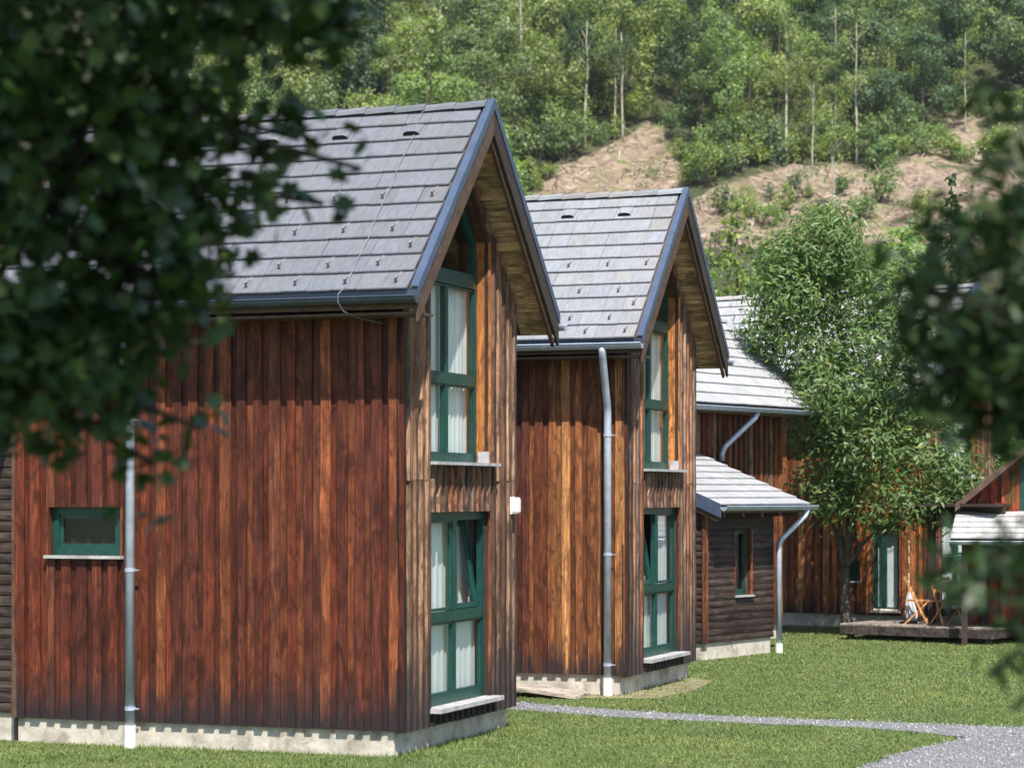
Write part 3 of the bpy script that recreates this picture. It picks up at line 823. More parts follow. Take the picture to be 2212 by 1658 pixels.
        m = MB(); m.box(0.22, 0.23, s0 - 0.1, s1 + 0.1, z0 - 0.1, z1 + 0.1); m.build('blind', M['curtain'] if kind == 'door' else M['dark'], w)
        for s in (s0, s1):
            sd = -1 if s == s0 else 1
            m = MB(); m.box(0.016, 0.10, s + (0.002 if sd > 0 else -0.022), s + (0.022 if sd > 0 else -0.002), z0, z1); m.build('jamb', M['wood'], w, ORG + (0.1,))
        m = MB(); m.box(0.016, 0.10, s0, s1, z1 + 0.002, z1 + 0.022); m.build('jamb', M['wood'], w, DRED + (0.1,))
    return H

TH = 0.355                                  # turn of the first two houses
RZ1 = math.pi / 2 - TH
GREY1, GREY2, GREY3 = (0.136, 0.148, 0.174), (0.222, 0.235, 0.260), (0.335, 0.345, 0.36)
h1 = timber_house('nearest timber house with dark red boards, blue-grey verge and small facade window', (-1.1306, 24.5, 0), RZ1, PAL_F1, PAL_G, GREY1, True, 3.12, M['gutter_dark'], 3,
                  ((3.30, 4.18, 2.05, 2.57, 'window'),), wire=True)
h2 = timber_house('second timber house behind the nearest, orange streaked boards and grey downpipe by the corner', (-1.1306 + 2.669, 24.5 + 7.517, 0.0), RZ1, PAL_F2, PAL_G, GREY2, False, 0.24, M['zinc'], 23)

# ------------------------------------------------------------------ third house (turned further), its wing and log shed
T3 = math.atan(3594.0 / 5150.0); RZ3 = math.pi / 2 - T3
u3 = Vector((math.sin(T3), math.cos(T3))); v3 = Vector((-math.cos(T3), math.sin(T3)))
A0 = Vector((3.157, 38.8))
def l3(x, y): return A0 + u3 * x + v3 * y
c3 = l3(9.9, 0.75)
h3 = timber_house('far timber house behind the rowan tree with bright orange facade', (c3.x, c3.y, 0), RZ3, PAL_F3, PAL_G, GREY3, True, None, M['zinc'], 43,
                  ((0.58, 1.18, 0.36, 2.1, 'door'), (1.43, 1.70, 0.95, 1.36, 'window')), hooks=False, length=6.9, ntile_lim=27)

def boarded_box(name, label, cat, loc, rz, x1, y1, zb, zt, pal_front, pal_left, openings, seed, group=None, pitch=0.19):
    """Simple body with boarded front (y=0, facing -y) and left side (x=0)."""
    H = empty(name, loc, rz); tag(H, label, cat, group)
    m = MB(); m.box(0.06, x1 - 0.06, 0.06, y1, -0.3, zb + 0.05); m.build('plinth', M['concrete'], H)
    m = MB(); cur = 0.065
    opn = sorted((x1 - o[1], x1 - o[0], o[2], o[3]) for o in openings)
    for (a, b, z0, z1) in sorted(openings):
        m.box(cur, a, 0.062, 0.09, zb, zt); m.box(a, b, 0.062, 0.09, zb, z0); m.box(a, b, 0.062, 0.09, z1, zt); cur = b
    m.box(cur, x1, 0.062, 0.09, zb, zt); m.box(0.062, 0.09, 0.092, y1, zb, zt); m.box(x1 - 0.03, x1, 0.092, y1, zb, zt); m.box(0.09, x1 - 0.03, y1 - 0.03, y1, zb, zt)
    w = m.build('wall', M['back'], H)
    if pal_front: clad(w, (x1, 0.062, 0), (-1, 0), x1, zb, lambda s: zt, opn, pal_front, pitch, 0.11, 0.03, 0.03, 0.006, None, seed)
    if pal_left: clad(w, (0.062, 0, 0), (0, 1), y1, zb, lambda s: zt, [], pal_left, pitch, 0.11, 0.03, 0.03, 0.006, None, seed + 1)
    return H, w

# wing: eave along the boarded wall, roof rising away from it
cw = l3(-1.2, 1.85)
H, w = boarded_box('house_wing', 'boarded wing above the log shed with its own tiled roof and diagonal downpipe', 'house', (cw.x, cw.y, 0), RZ3, 7.27, 3.4, 0.27, 4.15,
                   palette([RED, BRN, ORG, TAN], [3, 3, 3, 2], 0.15, 0.55), None, [(2.9, 3.62, 3.75, 4.09)], 61)
m = MB(); m.box(2.9, 3.62, 0.03, 0.08, 3.75, 4.09); wi = m.build('window', M['green'], H)
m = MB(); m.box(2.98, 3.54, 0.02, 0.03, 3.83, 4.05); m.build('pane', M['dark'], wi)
m = MB(); m.box(2.85, 3.67, -0.06, 0.03, 3.71, 3.747); m.build('window_sill', M['sill'], wi)
ez, ang = 4.28, R(41); upw = Vector((0, math.cos(ang), math.sin(ang))); nw = 9
m = MB(); lenw = nw * 0.29
pr = lambda y, z: (y, z)
e0 = Vector((0, -0.42, ez)); e1 = e0 + upw * (lenw + 0.05)
m.hexa([(0, e0.y, e0.z - 0.14), (7.9, e0.y, e0.z - 0.14), (7.9, e1.y, e1.z - 0.14), (0, e1.y, e1.z - 0.14), (0, e0.y, e0.z), (7.9, e0.y, e0.z), (7.9, e1.y, e1.z), (0, e1.y, e1.z)])
m.hexa([(0, e1.y + 0.001, e1.z - 0.14), (7.9, e1.y + 0.001, e1.z - 0.14), (7.9, e1.y + 2.5, e1.z - 2.3), (0, e1.y + 2.5, e1.z - 2.3), (0, e1.y + 0.001, e1.z), (7.9, e1.y + 0.001, e1.z), (7.9, e1.y + 2.5, e1.z - 2.15), (0, e1.y + 2.5, e1.z - 2.15)])
rw = m.build('roof', M['trim_brown'], H)
tile_slope(rw, (0.02, -0.44, ez), (1, 0, 0), upw, 28, nw, 0.29, GREY3, 71, False, 0.28, keep=lambda i, j: i >= 8)
for i in range(20): link('ridge_tile', RIDGE, rw, (*GREY3, 1), Matrix.Translation((0.3 + i * 0.37, e1.y, e1.z + 0.04)) @ Matrix.Rotation(R(-90), 4, 'Z'))
m = MB(); m.hexa([(7.86, e0.y - 0.03, e0.z - 0.12), (7.93, e0.y - 0.03, e0.z - 0.12), (7.93, e1.y, e1.z - 0.12), (7.86, e1.y, e1.z - 0.12), (7.86, e0.y - 0.03, e0.z + 0.07), (7.93, e0.y - 0.03, e0.z + 0.07), (7.93, e1.y, e1.z + 0.07), (7.86, e1.y, e1.z + 0.07)]); m.build('verge_cap', M['zinc'], H)
gutter(H, (0, -0.50, ez - 0.04), (7.95, -0.50, ez - 0.04), 0.068, M['zinc'], (0, -1, 0))
m = MB(); m.tube([(5.4, -0.48, ez - 0.10), (5.35, -0.45, ez - 0.2), (4.85, -0.12, ez - 0.72), (4.8, -0.08, ez - 0.85), (4.8, -0.08, 3.3)], 0.05, 10); m.build('downpipe', M['zinc'], H, smooth=True)

# horizontal log cladding
LOGM = {}
def log_mesh(L, seed):
    key = (round(L, 2), seed % 5)
    if key in LOGM: return LOGM[key]
    r = random.Random(seed % 5); V = []; F = []; n = 5; prof = [(0.0, 0.0), (0.034, 0.006), (0.040, 0.05), (0.026, 0.115), (0.0, 0.125)]
    for i in range(n + 1):
        x = L * i / n; j = r.uniform(-0.007, 0.007)
        for (y, z) in prof: V.append((x, y + (r.uniform(-0.003, 0.003) if y else 0), z + (j if 0.01 < z < 0.1 else 0)))
    k = len(prof)
    for i in range(n):
        for q in range(k - 1):
            F.append((i * k + q, (i + 1) * k + q, (i + 1) * k + q + 1, i * k + q + 1))
    F.append(tuple(range(k))); F.append(tuple(range(n * k + k - 1, n * k - 1, -1)))
    me = bpy.data.meshes.new('log_board'); me.from_pydata(V, [], F); me.materials.append(M['wood_x']); me.update(); LOGM[key] = me
    return me
def log_clad(wall, O, d, length, zb, zt, openings, col, seed):
    r = random.Random(seed); n = int(round((zt - zb) / 0.118)); h = (zt - zb) / n; ang = math.atan2(d[1], d[0]); O = Vector(O); d3 = Vector((d[0], d[1], 0))
    for i in range(n):
        z = zb + i * h; segs = [(0, length)]
        for (a, b, z0, z1) in openings:
            if z + h * 0.5 > z0 and z + h * 0.5 < z1:
                segs = [q for s in segs for q in ((s[0], a), (b, s[1])) if q[1] - q[0] > 0.03]
        for (a, b) in segs:
            k = r.uniform(0.7, 1.3)
            p = O + d3 * a + Vector((0, 0, z))
            link('log_board', log_mesh(b - a, r.randrange(1000)), wall, (col[0] * k, col[1] * k, col[2] * k, 0.0), Matrix.Translation(p) @ Matrix.Rotation(ang, 4, 'Z'))
LOGC = (0.052, 0.036, 0.031)

def log_shed(label, loc, rz, x1, y1, openings, seed, eave=2.50, rise=0.405, xo=(0.10, 0.68), tcol=GREY3, pipe=True):
    H, w = boarded_box('log_shed', label, 'shed', loc, rz, x1, y1, 0.27, eave - 0.12, None, None, openings, seed, 'log clad sheds against the houses')
    opn = [(x1 - o[1], x1 - o[0], o[2], o[3]) for o in openings]
    log_clad(w, (x1, 0.06, 0), (-1, 0), x1 - 0.06, 0.27, eave - 0.14, opn, LOGC, seed)
    log_clad(w, (0.06, 0.06, 0), (0, 1), y1 - 0.06, 0.27, eave - 0.14, [], LOGC, seed + 1)
    m = MB(); m.box(-0.0, 0.075, -0.0, 0.075, 0.27, eave - 0.12); 
    o = m.build('corner_board', M['wood'], H, (0.20, 0.075, 0.035, 0.5))
    m = MB(); a = math.atan(rise); yb = y1 + 0.02
    zt = eave + rise * (yb + 0.3)
    m.hexa([(-xo[0], -0.3, eave - 0.10), (x1 + xo[1], -0.3, eave - 0.10), (x1 + xo[1], yb, zt - 0.10), (-xo[0], yb, zt - 0.10), (-xo[0], -0.3, eave), (x1 + xo[1], -0.3, eave), (x1 + xo[1], yb, zt), (-xo[0], yb, zt)])
    rf = m.build('roof', M['trim_brown'], H)
    up = Vector((0, math.cos(a), math.sin(a))); Ls = (yb + 0.3) / math.cos(a); nr = 8; ex = Ls / nr
    tile_slope(rf, (-xo[0], -0.32, eave), (1, 0, 0), up, int((x1 + xo[0] + xo[1]) / 0.28), nr, ex, tcol, seed, False)
    m = MB(); m.hexa([(-xo[0] - 0.03, -0.34, eave - 0.17), (-xo[0], -0.34, eave - 0.17), (-xo[0], yb, zt - 0.17), (-xo[0] - 0.03, yb, zt - 0.17), (-xo[0] - 0.03, -0.34, eave + 0.05), (-xo[0], -0.34, eave + 0.05), (-xo[0], yb, zt + 0.05), (-xo[0] - 0.03, yb, zt + 0.05)]); m.build('barge_board', M['blue'], H)
    m = MB(); m.hexa([(-xo[0] + 0.002, -0.28, eave - 0.24), (-xo[0] + 0.03, -0.28, eave - 0.24), (-xo[0] + 0.03, yb, zt - 0.24), (-xo[0] + 0.002, yb, zt - 0.24), (-xo[0] + 0.002, -0.28, eave - 0.102), (-xo[0] + 0.03, -0.28, eave - 0.102), (-xo[0] + 0.03, yb, zt - 0.102), (-xo[0] + 0.002, yb, zt - 0.102)]); m.build('barge_board', M['trim_brown'], H)
    for i in range(5):
        x = 0.1 + i * (x1 + 0.2) / 4; m = MB(); m.box(x, x + 0.07, -0.27, 0.05, eave - 0.17, eave - 0.102); m.build('rafter_end', M['trim_brown'], H)
    gutter(H, (-xo[0] - 0.02, -0.40, eave + 0.0), (x1 + xo[1] + 0.03, -0.40, eave + 0.0), 0.065, M['zinc'], (0, -1, 0))
    if pipe:
        m = MB(); m.tube([(x1 + 0.42, -0.40, eave - 0.06), (x1 + 0.38, -0.38, eave - 0.16), (x1 + 0.03, -0.12, eave - 0.55), (x1 - 0.02, -0.09, eave - 0.66), (x1 - 0.02, -0.09, 0.0)], 0.048, 10)
        p = m.build('downpipe', M['zinc'], H, smooth=True)
        m = MB(); m.tube([(x1 - 0.02, -0.09, 0.0), (x1 - 0.02, -0.09, 0.16)], 0.062, 10); m.build('pipe_foot', M['white'], p)
    for (a_, b_, z0, z1) in openings:
        m = MB(); m.box(a_, a_ + 0.06, 0.12, 0.17, z0, z1); m.box(b_ - 0.06, b_, 0.12, 0.17, z0, z1); m.box(a_ + 0.06, b_ - 0.06, 0.12, 0.17, z0, z0 + 0.1); m.box(a_ + 0.06, b_ - 0.06, 0.12, 0.17, z1 - 0.06, z1)
        wi = m.build('window', M['green'], H)
        m = MB(); m.box(a_ + 0.06, b_ - 0.06, 0.14, 0.146, z0 + 0.1, z1 - 0.06); m.build('pane', M['glass'], wi)
        m = MB(); m.box(a_ - 0.05, b_ + 0.2, 0.36, 0.37, z0 - 0.1, z1 + 0.1); m.build('blind', M['curtain'], wi)
        m = MB(); m.box(a_ - 0.03, b_ + 0.06, -0.03, 0.118, z0 - 0.03, z0 - 0.002); m.build('window_sill', M['sill'], wi)
        m = MB(); m.box(b_ + 0.001, b_ + 0.03, -0.005, 0.16, z0, z1); m.build('jamb', M['wood'], wi, (0.30, 0.10, 0.04, 0))
        m = MB(); m.box(a_ - 0.03, a_ - 0.001, 0.02, 0.16, z0, z1); m.build('jamb', M['wood'], wi, (0.2, 0.07, 0.03, 0))
    return H
log_shed('dark log clad shed with one narrow window and pale tiled lean-to roof', (A0.x, A0.y, 0), RZ3, 2.33, 1.85, [(1.02, 1.52, 1.02, 2.10)], 81)
# the shed at the far end of the nearest house: only its corner shows
hs = h1.matrix_basis
pS = Vector((-1.1306, 24.5)) + Vector((math.sin(TH), math.cos(TH))) * 0.10 + Vector((-math.cos(TH), math.sin(TH))) * (HL + 2.4)
H, w = boarded_box('log_shed', 'dark log clad shed at the left end of the nearest house', 'shed', (pS.x, pS.y, 0), RZ1 - math.pi / 2, 2.39, 2.2, 0.30, 3.5, None, None, [], 91, 'log clad sheds against the houses')
log_clad(w, (2.39, 0.06, 0), (-1, 0), 2.39, 0.30, 3.48, [], LOGC, 92)
m = MB(); m.hexa([(-0.2, -0.35, 3.45), (2.39, -0.35, 3.45), (2.39, 2.3, 4.5), (-0.2, 2.3, 4.5), (-0.2, -0.35, 3.57), (2.39, -0.35, 3.57), (2.39, 2.3, 4.62), (-0.2, 2.3, 4.62)]); rf = m.build('roof', M['trim_brown'], H)
tile_slope(rf, (-0.2, -0.37, 3.57), (1, 0, 0), Vector((0, 2.65, 1.05)).normalized(), 9, 9, 0.31, GREY1, 93, False)

# ------------------------------------------------------------------ small things on the houses
def on_house(h, x, y, z):
    c, s = math.cos(h.rotation_euler[2]), math.sin(h.rotation_euler[2])
    return (h.location.x + c * x - s * y, h.location.y + s * x + c * y, z)
L = empty('wall_lamp', on_house(h1, 3.24, -0.002, 2.48), RZ1); tag(L, 'white rounded wall lamp on the gable corner of the nearest house', 'lamp')
m = MB(); m.box(-0.06, 0.06, -0.02, 0.0, 0.0, 0.20); m.build('back_plate', M['white'], L)
m = MB()
prof = [(-0.055, -0.02), (0.055, -0.02), (0.055, -0.075), (0.03, -0.10), (-0.03, -0.10), (-0.055, -0.075)]
rings = []
for z, s in ((0.008, 0.86), (0.03, 1.0), (0.16, 1.0), (0.192, 0.84)):
    rings.append(len(m.v)); m.v += [(x * s, -0.02 + (y + 0.02) * s, z) for x, y in prof]
for a, b in zip(rings[:-1], rings[1:]):
    for i in range(6): m.f.append((a + (i + 1) % 6, a + i, b + i, b + (i + 1) % 6)); m.m.append(0)
m.f.append(tuple(rings[0] + i for i in range(6))); m.m.append(0); m.f.append(tuple(rings[-1] + i for i in reversed(range(6)))); m.m.append(0)
m.build('shade', M['white'], L)

L = empty('meter_box', on_house(h3, -0.002, 4.35, 1.55), RZ3); tag(L, 'small white box on the orange wall beside the shed downpipe', 'box')
m = MB(); m.box(-0.09, 0.0, -0.16, 0.16, 0.0, 0.36); m.build('housing', M['white'], L)
m = MB(); m.box(-0.10, -0.092, -0.14, 0.14, 0.02, 0.34); m.build('lid', M['white'], L)
for zz_ in (0.55, 1.4, 2.35):
    m = MB(); m.box(-0.022, -0.003, 3.55, 3.95, zz_, zz_ + 0.05); m.tube([(-0.02, 3.97, zz_ - 0.03), (-0.02, 3.97, zz_ + 0.08)], 0.022, 8); m.build('strap_hinge', M['zinc'], h3)

# wooden ramp beside the second house
RP = empty('wooden_ramp', on_house(h2, -0.42, 0.5, 0.0), RZ1); tag(RP, 'weathered plank ramp lying along the foot of the second house', 'ramp')
for i in range(5):
    k = random.uniform(0.85, 1.1); m = MB(); x = -0.36 + i * 0.138; j = random.uniform(-0.05, 0.05)
    m.hexa([(x, j, 0.006), (x + 0.128, j, 0.006), (x + 0.128, 1.75, 0.20), (x, 1.75, 0.20), (x, j, 0.04), (x + 0.128, j, 0.04), (x + 0.128, 1.75, 0.235), (x, 1.75, 0.235)])
    m.build('plank', M['deckwood_y'], RP, (0.46 * k, 0.41 * k, 0.36 * k, 0))
m = MB(); m.box(-0.36, 0.32, 1.6, 1.7, 0.0, 0.175); m.build('bearer', M['deckwood'], RP, (0.2, 0.17, 0.14, 0))

# ------------------------------------------------------------------ deck, pergola, garden furniture
dk = l3(7.2, -0.4)
D = empty('garden_deck', (dk.x, dk.y, 0), RZ3); tag(D, 'low grey timber deck on short posts behind the lawn', 'deck')
DX0, DX1, DY0, DY1, DZ = -0.9, 2.2, -1.85, 1.2, 0.30
n = 30
for i in range(n):
    y = DY0 + (DY1 - DY0) * i / n; m = MB(); m.box(DX0, DX1, y, y + (DY1 - DY0) / n - 0.008, DZ - 0.03, DZ)
    k = random.uniform(0.8, 1.15); m.build('plank', M['deckwood'], D, (0.30 * k, 0.27 * k, 0.24 * k, 0))
for x in (DX0, DX1 - 0.05):
    m = MB(); m.box(x, x + 0.05, DY0, DY1, DZ - 0.19, DZ - 0.031); m.build('joist', M['deckwood'], D, (0.07, 0.06, 0.055, 0))
for y in (DY0, DY1 - 0.05):
    m = MB(); m.box(DX0 + 0.051, DX1 - 0.051, y, y + 0.05, DZ - 0.19, DZ - 0.031); m.build('joist', M['deckwood'], D, (0.07, 0.06, 0.055, 0))
for x in (DX0 + 0.1, 0.6, DX1 - 0.2):
    for y in (DY0 + 0.1, -0.4, DY1 - 0.2):
        m = MB(); m.box(x, x + 0.1, y, y + 0.1, -0.05, DZ - 0.031); m.build('post', M['deckwood'], D, (0.10, 0.09, 0.08, 0))

PGE = empty('pergola', (dk.x, dk.y, 0), RZ3); tag(PGE, 'dark timber pergola with sloping roof over the deck', 'pergola')
for (x, y) in ((0.1, -1.25), (0.1, -0.2), (1.9, -1.25), (1.9, -0.2)):
    m = MB(); m.box(x - 0.055, x + 0.055, y - 0.055, y + 0.055, DZ, 2.35); m.build('post', M['trim'], PGE)
for x in (0.1, 1.9):
    m = MB(); m.box(x - 0.05, x + 0.05, -1.65, 0.15, 2.351, 2.47); m.build('beam', M['trim'], PGE)
for i in range(9):
    y = -1.65 + i * 0.2; m = MB(); m.hexa([(-0.3, y, 2.475), (2.3, y, 2.475), (2.3, y + 0.19, 2.475), (-0.3, y + 0.19, 2.475), (-0.3, y, 2.53), (2.3, y, 2.53), (2.3, y + 0.19, 2.53), (-0.3, y + 0.19, 2.53)]); m.build('roof_board', M['trim'], PGE)

def folding_chair(label, x, y, rz):
    C = empty('folding_chair', (*l3w(x, y), DZ), RZ3 + rz); tag(C, label, 'chair', 'wooden chairs on the deck')
    col = (0.50, 0.27, 0.11, 0)
    for i in range(5):
        m = MB(); m.box(-0.22, 0.22, -0.20 + i * 0.085, -0.13 + i * 0.085, 0.43, 0.45); m.build('seat_slat', M['wood_x'], C, col)
    for s in (-0.23, 0.21):
        m = MB(); m.hexa([(s, -0.22, 0), (s + 0.02, -0.22, 0), (s + 0.02, -0.18, 0), (s, -0.18, 0), (s, 0.22, 0.88), (s + 0.02, 0.22, 0.88), (s + 0.02, 0.26, 0.88), (s, 0.26, 0.88)]); m.build('leg', M['wood'], C, col)
        m = MB(); q = s + (0.022 if s < 0 else -0.022); m.hexa([(q, 0.22, 0), (q + 0.02, 0.22, 0), (q + 0.02, 0.26, 0), (q, 0.26, 0), (q, -0.24, 0.45), (q + 0.02, -0.24, 0.45), (q + 0.02, -0.20, 0.45), (q, -0.20, 0.45)]); m.build('leg', M['wood'], C, col)
    for i in range(3):
        z = 0.60 + i * 0.10; yy = 0.02 + (z - 0.45) * 0.5; m = MB(); m.box(-0.21, 0.21, yy, yy + 0.018, z, z + 0.07); m.build('back_slat', M['wood_x'], C, col)
    return C
def l3w(x, y):
    p = dk + u3 * x + v3 * y; return (p.x, p.y)
folding_chair('left wooden folding chair on the deck beside the hanging white cloth', -0.35, -0.12, 0.4)
folding_chair('right wooden folding chair on the deck right of the front pergola post', -0.3, -0.68, -0.5)
T = empty('garden_table', (*l3w(1.1, -0.6), DZ), RZ3); tag(T, 'pale wooden garden table on the deck', 'table')
for i in range(7):
    m = MB(); m.box(-0.35 + i * 0.1, -0.255 + i * 0.1, -0.75, 0.75, 0.70, 0.73); m.build('table_slat', M['deckwood'], T, (0.42, 0.36, 0.28, 0))
for x in (-0.28, 0.24):
    for y in (-0.65, 0.6):
        m = MB(); m.box(x, x + 0.06, y, y + 0.06, 0, 0.699); m.build('leg', M['deckwood'], T, (0.25, 0.2, 0.15, 0))
Lg = empty('deck_lounger', (*l3w(0.75, -1.45), DZ), RZ3 + 1.4); tag(Lg, 'low slatted wooden lounger at the right end of the deck', 'lounger')
for i in range(9):
    x = -0.75 + i * 0.165; z = 0.26 + max(0, i - 5) * 0.075
    m = MB(); m.box(x, x + 0.14, -0.28, 0.28, z, z + 0.025); m.build('slat', M['deckwood'], Lg, (0.40, 0.29, 0.18, 0))
for s in (-0.28, 0.24):
    m = MB(); m.box(-0.75, 0.2, s, s + 0.04, 0.2, 0.259); m.build('rail', M['deckwood'], Lg, (0.33, 0.23, 0.14, 0))
    for x in (-0.7, 0.1):
        m = MB(); m.box(x, x + 0.05, s, s + 0.04, 0, 0.199); m.build('leg', M['deckwood'], Lg, (0.33, 0.23, 0.14, 0))
Pz = empty('folded_parasol', (*l3w(0.0, 0.22), DZ), RZ3); tag(Pz, 'thin pale pole with white cloth hanging near its foot on the deck', 'parasol')
m = MB(); m.tube([(0, 0, 0.02), (0, 0, 2.05)], 0.016, 8); m.build('pole', M['deckwood'], Pz, (0.6, 0.48, 0.3, 0))
m = MB(); V = []
for z, rr in ((0.07, 0.085), (0.16, 0.10), (0.3, 0.082), (0.46, 0.05), (0.58, 0.018)):
    for i in range(12):
        a = 2 * math.pi * i / 12; q = rr * (1 + 0.30 * (-1) ** i); V.append((q * math.cos(a) * 0.6 + 0.03 * (0.58 - z), q * math.sin(a) - 0.10 * (0.58 - z), z + (0.05 * math.sin(i * 1.7) if z < 0.1 else 0)))
m.v = V
for j in range(4):
    for i in range(12): m.f.append((j * 12 + i, j * 12 + (i + 1) % 12, (j + 1) * 12 + (i + 1) % 12, (j + 1) * 12 + i)); m.m.append(0)
m.build('cloth', M['cloth'], Pz)
m = MB(); m.tube([(0, 0, 0.0), (0, 0, 0.03)], 0.16, 12); m.build('foot', M['trim'], Pz)

# ------------------------------------------------------------------ red house at the right edge
h4 = Vector(((2090 - 1106) / FPX * 44.0, 44.0))
H4 = empty('red_house', (h4.x, h4.y, 0), -0.26); tag(H4, 'red boarded house with green window at the right edge of the scene', 'house')
m = MB(); hw = 4.2; ez4 = 2.55; sl4 = 0.84
m.prism_y([(0.06, 0.2), (hw, 0.2), (hw, ez4), (hw / 2, ez4 + sl4 * hw / 2), (0.06, ez4)], 0.062, 4.0); w4 = m.build('wall', M['back'], H4)
clad(w4, (hw, 0.062, 0), (-1, 0), hw, 0.25, lambda s: ez4 + sl4 * min(s, hw - s), [(hw - 1.75, hw - 0.95, 2.40, 3.3), ], PAL_R, 0.19, 0.12, 0.03, 0.03, 0.005, None, 99)
m = MB(); m.box(0.95, 1.75, 0.02, 0.06, 2.40, 3.3); wi = m.build('window', M['green'], H4)
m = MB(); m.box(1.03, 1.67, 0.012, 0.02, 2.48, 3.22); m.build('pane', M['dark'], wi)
m = MB(); m.box(0.9, 1.8, -0.05, 0.02, 2.355, 2.395); m.build('window_sill', M['sill'], wi)
for sg in (0, 1):
    P = [(-0.2, ez4 - sl4 * 0.2), (hw / 2, ez4 + sl4 * hw / 2), (hw / 2, ez4 + sl4 * hw / 2 + 0.14), (-0.2, ez4 - sl4 * 0.2 + 0.14)]
    if sg: P = [(hw - x, z) for x, z in P][::-1]
    m = MB(); m.prism_y(P, -0.35, 4.1); rf = m.build('roof', M['trim_brown'], H4, (*GREY2, 1))
# lean-to roof in front
m = MB(); m.hexa([(-0.2, -1.5, 1.80), (hw, -1.5, 1.80), (hw, 0.0, 2.28), (-0.2, 0.0, 2.28), (-0.2, -1.5, 1.88), (hw, -1.5, 1.88), (hw, 0.0, 2.36), (-0.2, 0.0, 2.36)]); rf = m.build('porch_roof', M['trim_brown'], H4)
tile_slope(rf, (-0.2, -1.52, 1.88), (1, 0, 0), Vector((0, 1.5, 0.48)).normalized(), 15, 5, 0.31, (0.42, 0.42, 0.42), 101, False)
gutter(H4, (-0.2, -1.6, 1.86), (hw, -1.6, 1.86), 0.06, M['zinc'], (0, -1, 0))
for x in (0.0, 1.9, 3.8):
    m = MB(); m.box(x, x + 0.1, -1.45, -1.35, 0, 1.80); m.build('post', M['trim'], H4)

# ------------------------------------------------------------------ grass blades
HOUSES = [(h1, HW, HL + 2.4), (h2, HW, HL), (h3, HW, HL)]
n = 560000
yy = 22.5 * (58.0 / 22.5) ** RNG.uniform(0, 1, n)
xx = RNG.uniform(-0.235, 0.235, n) * yy
wob = 0.10 * np.sin(xx * 7.3 + 2 * np.sin(yy * 5.1)) + 0.07 * np.sin(yy * 13.0 + xx * 9.0) + RNG.normal(size=n) * 0.05
keep = ~in_poly(xx, yy + wob, POLY_PATH) | (RNG.uniform(0, 1, n) < 0.02)
keep &= ~(in_poly(xx, yy, DIRT) & (RNG.uniform(0, 1, n) < 0.5))
for (h, w_, l_) in HOUSES:
    c, s = math.cos(h.rotation_euler[2]), math.sin(h.rotation_euler[2])
    dx, dy = xx - h.location.x, yy - h.location.y
    lx, ly = c * dx + s * dy, -s * dx + c * dy
    keep &= ~((lx > 0.05) & (lx < w_) & (ly > 0.14) & (ly < l_))
dx, dy = xx - A0.x, yy - A0.y
keep &= ~((u3.x * dx + u3.y * dy > 0.05) & (u3.x * dx + u3.y * dy < 2.3) & (v3.x * dx + v3.y * dy > 0.05))
xx, yy = xx[keep], yy[keep]; n = len(xx)
clump = 0.5 + 0.5 * np.sin(xx * 2.1 + 1.3 * np.sin(yy * 1.7)) * np.sin(yy * 1.9 + np.sin(xx * 2.7))
h = RNG.uniform(0.012, 0.032, n) * (0.7 + 0.6 * clump); wd = RNG.uniform(0.0035, 0.007, n) * np.clip(yy / 26, 1, 2)
for (h_, w_, l_) in HOUSES:
    c, s = math.cos(h_.rotation_euler[2]), math.sin(h_.rotation_euler[2])
    dx, dy = xx - h_.location.x, yy - h_.location.y
    lx, ly = c * dx + s * dy, -s * dx + c * dy
    near = (lx > -0.16) & (lx < w_) & (ly > -0.08) & (ly < l_)
    h = np.where(near, h * (1.3 + 1.3 * RNG.uniform(0, 1, n) ** 3), h)
a = RNG.uniform(0, 2 * np.pi, n); le = RNG.uniform(0.0, 0.035, n); la = RNG.uniform(0, 2 * np.pi, n)
B = np.stack([xx, yy, np.zeros(n)], 1); side = np.stack([np.cos(a) * wd, np.sin(a) * wd, np.zeros(n)], 1)
tip = B + np.stack([np.cos(la) * le, np.sin(la) * le, h], 1)
V = np.stack([B - side, B + side, tip], 1).reshape(-1, 3); F = np.arange(3 * n).reshape(-1, 3)
go = link('grass', np_mesh('grass', V, F, M['grass'])); tag(go, 'short mown lawn grass around the houses', 'grass', kind='stuff')

# ------------------------------------------------------------------ trees
LEAF_Q = (np.array([(-.5, 0, 0), (0, -.32, .05), (.5, 0, -.04), (0, .32, .05)], float), np.array([(0, 1, 2, 3)]))
_ml = []
for i in range(14):
    t_ = 2 * math.pi * i / 14; rr_ = [0.52, .3, .5, .27, .46, .26, .33, .16, .33, .26, .46, .27, .5, .3][i]
    _ml.append((rr_ * math.cos(t_), rr_ * math.sin(t_), -0.10 * rr_ * abs(math.sin(t_))))
LEAF_M = (np.array([(0, 0, 0.02)] + _ml, float), np.array([(0, i, i % 14 + 1) for i in range(1, 15)]))
LEAF_A = (np.array([(-.5, 0, 0), (-.2, -.13, .02), (.2, -.11, .03), (.5, 0, -.03), (.2, .11, .03), (-.2, .13, .02)], float), np.array([(0, 1, 5, 5), (1, 2, 4, 5), (2, 3, 4, 4)]))
LEAF_A = (LEAF_A[0], np.array([(0, 1, 5), (1, 2, 5), (2, 4, 5), (2, 3, 4)]))

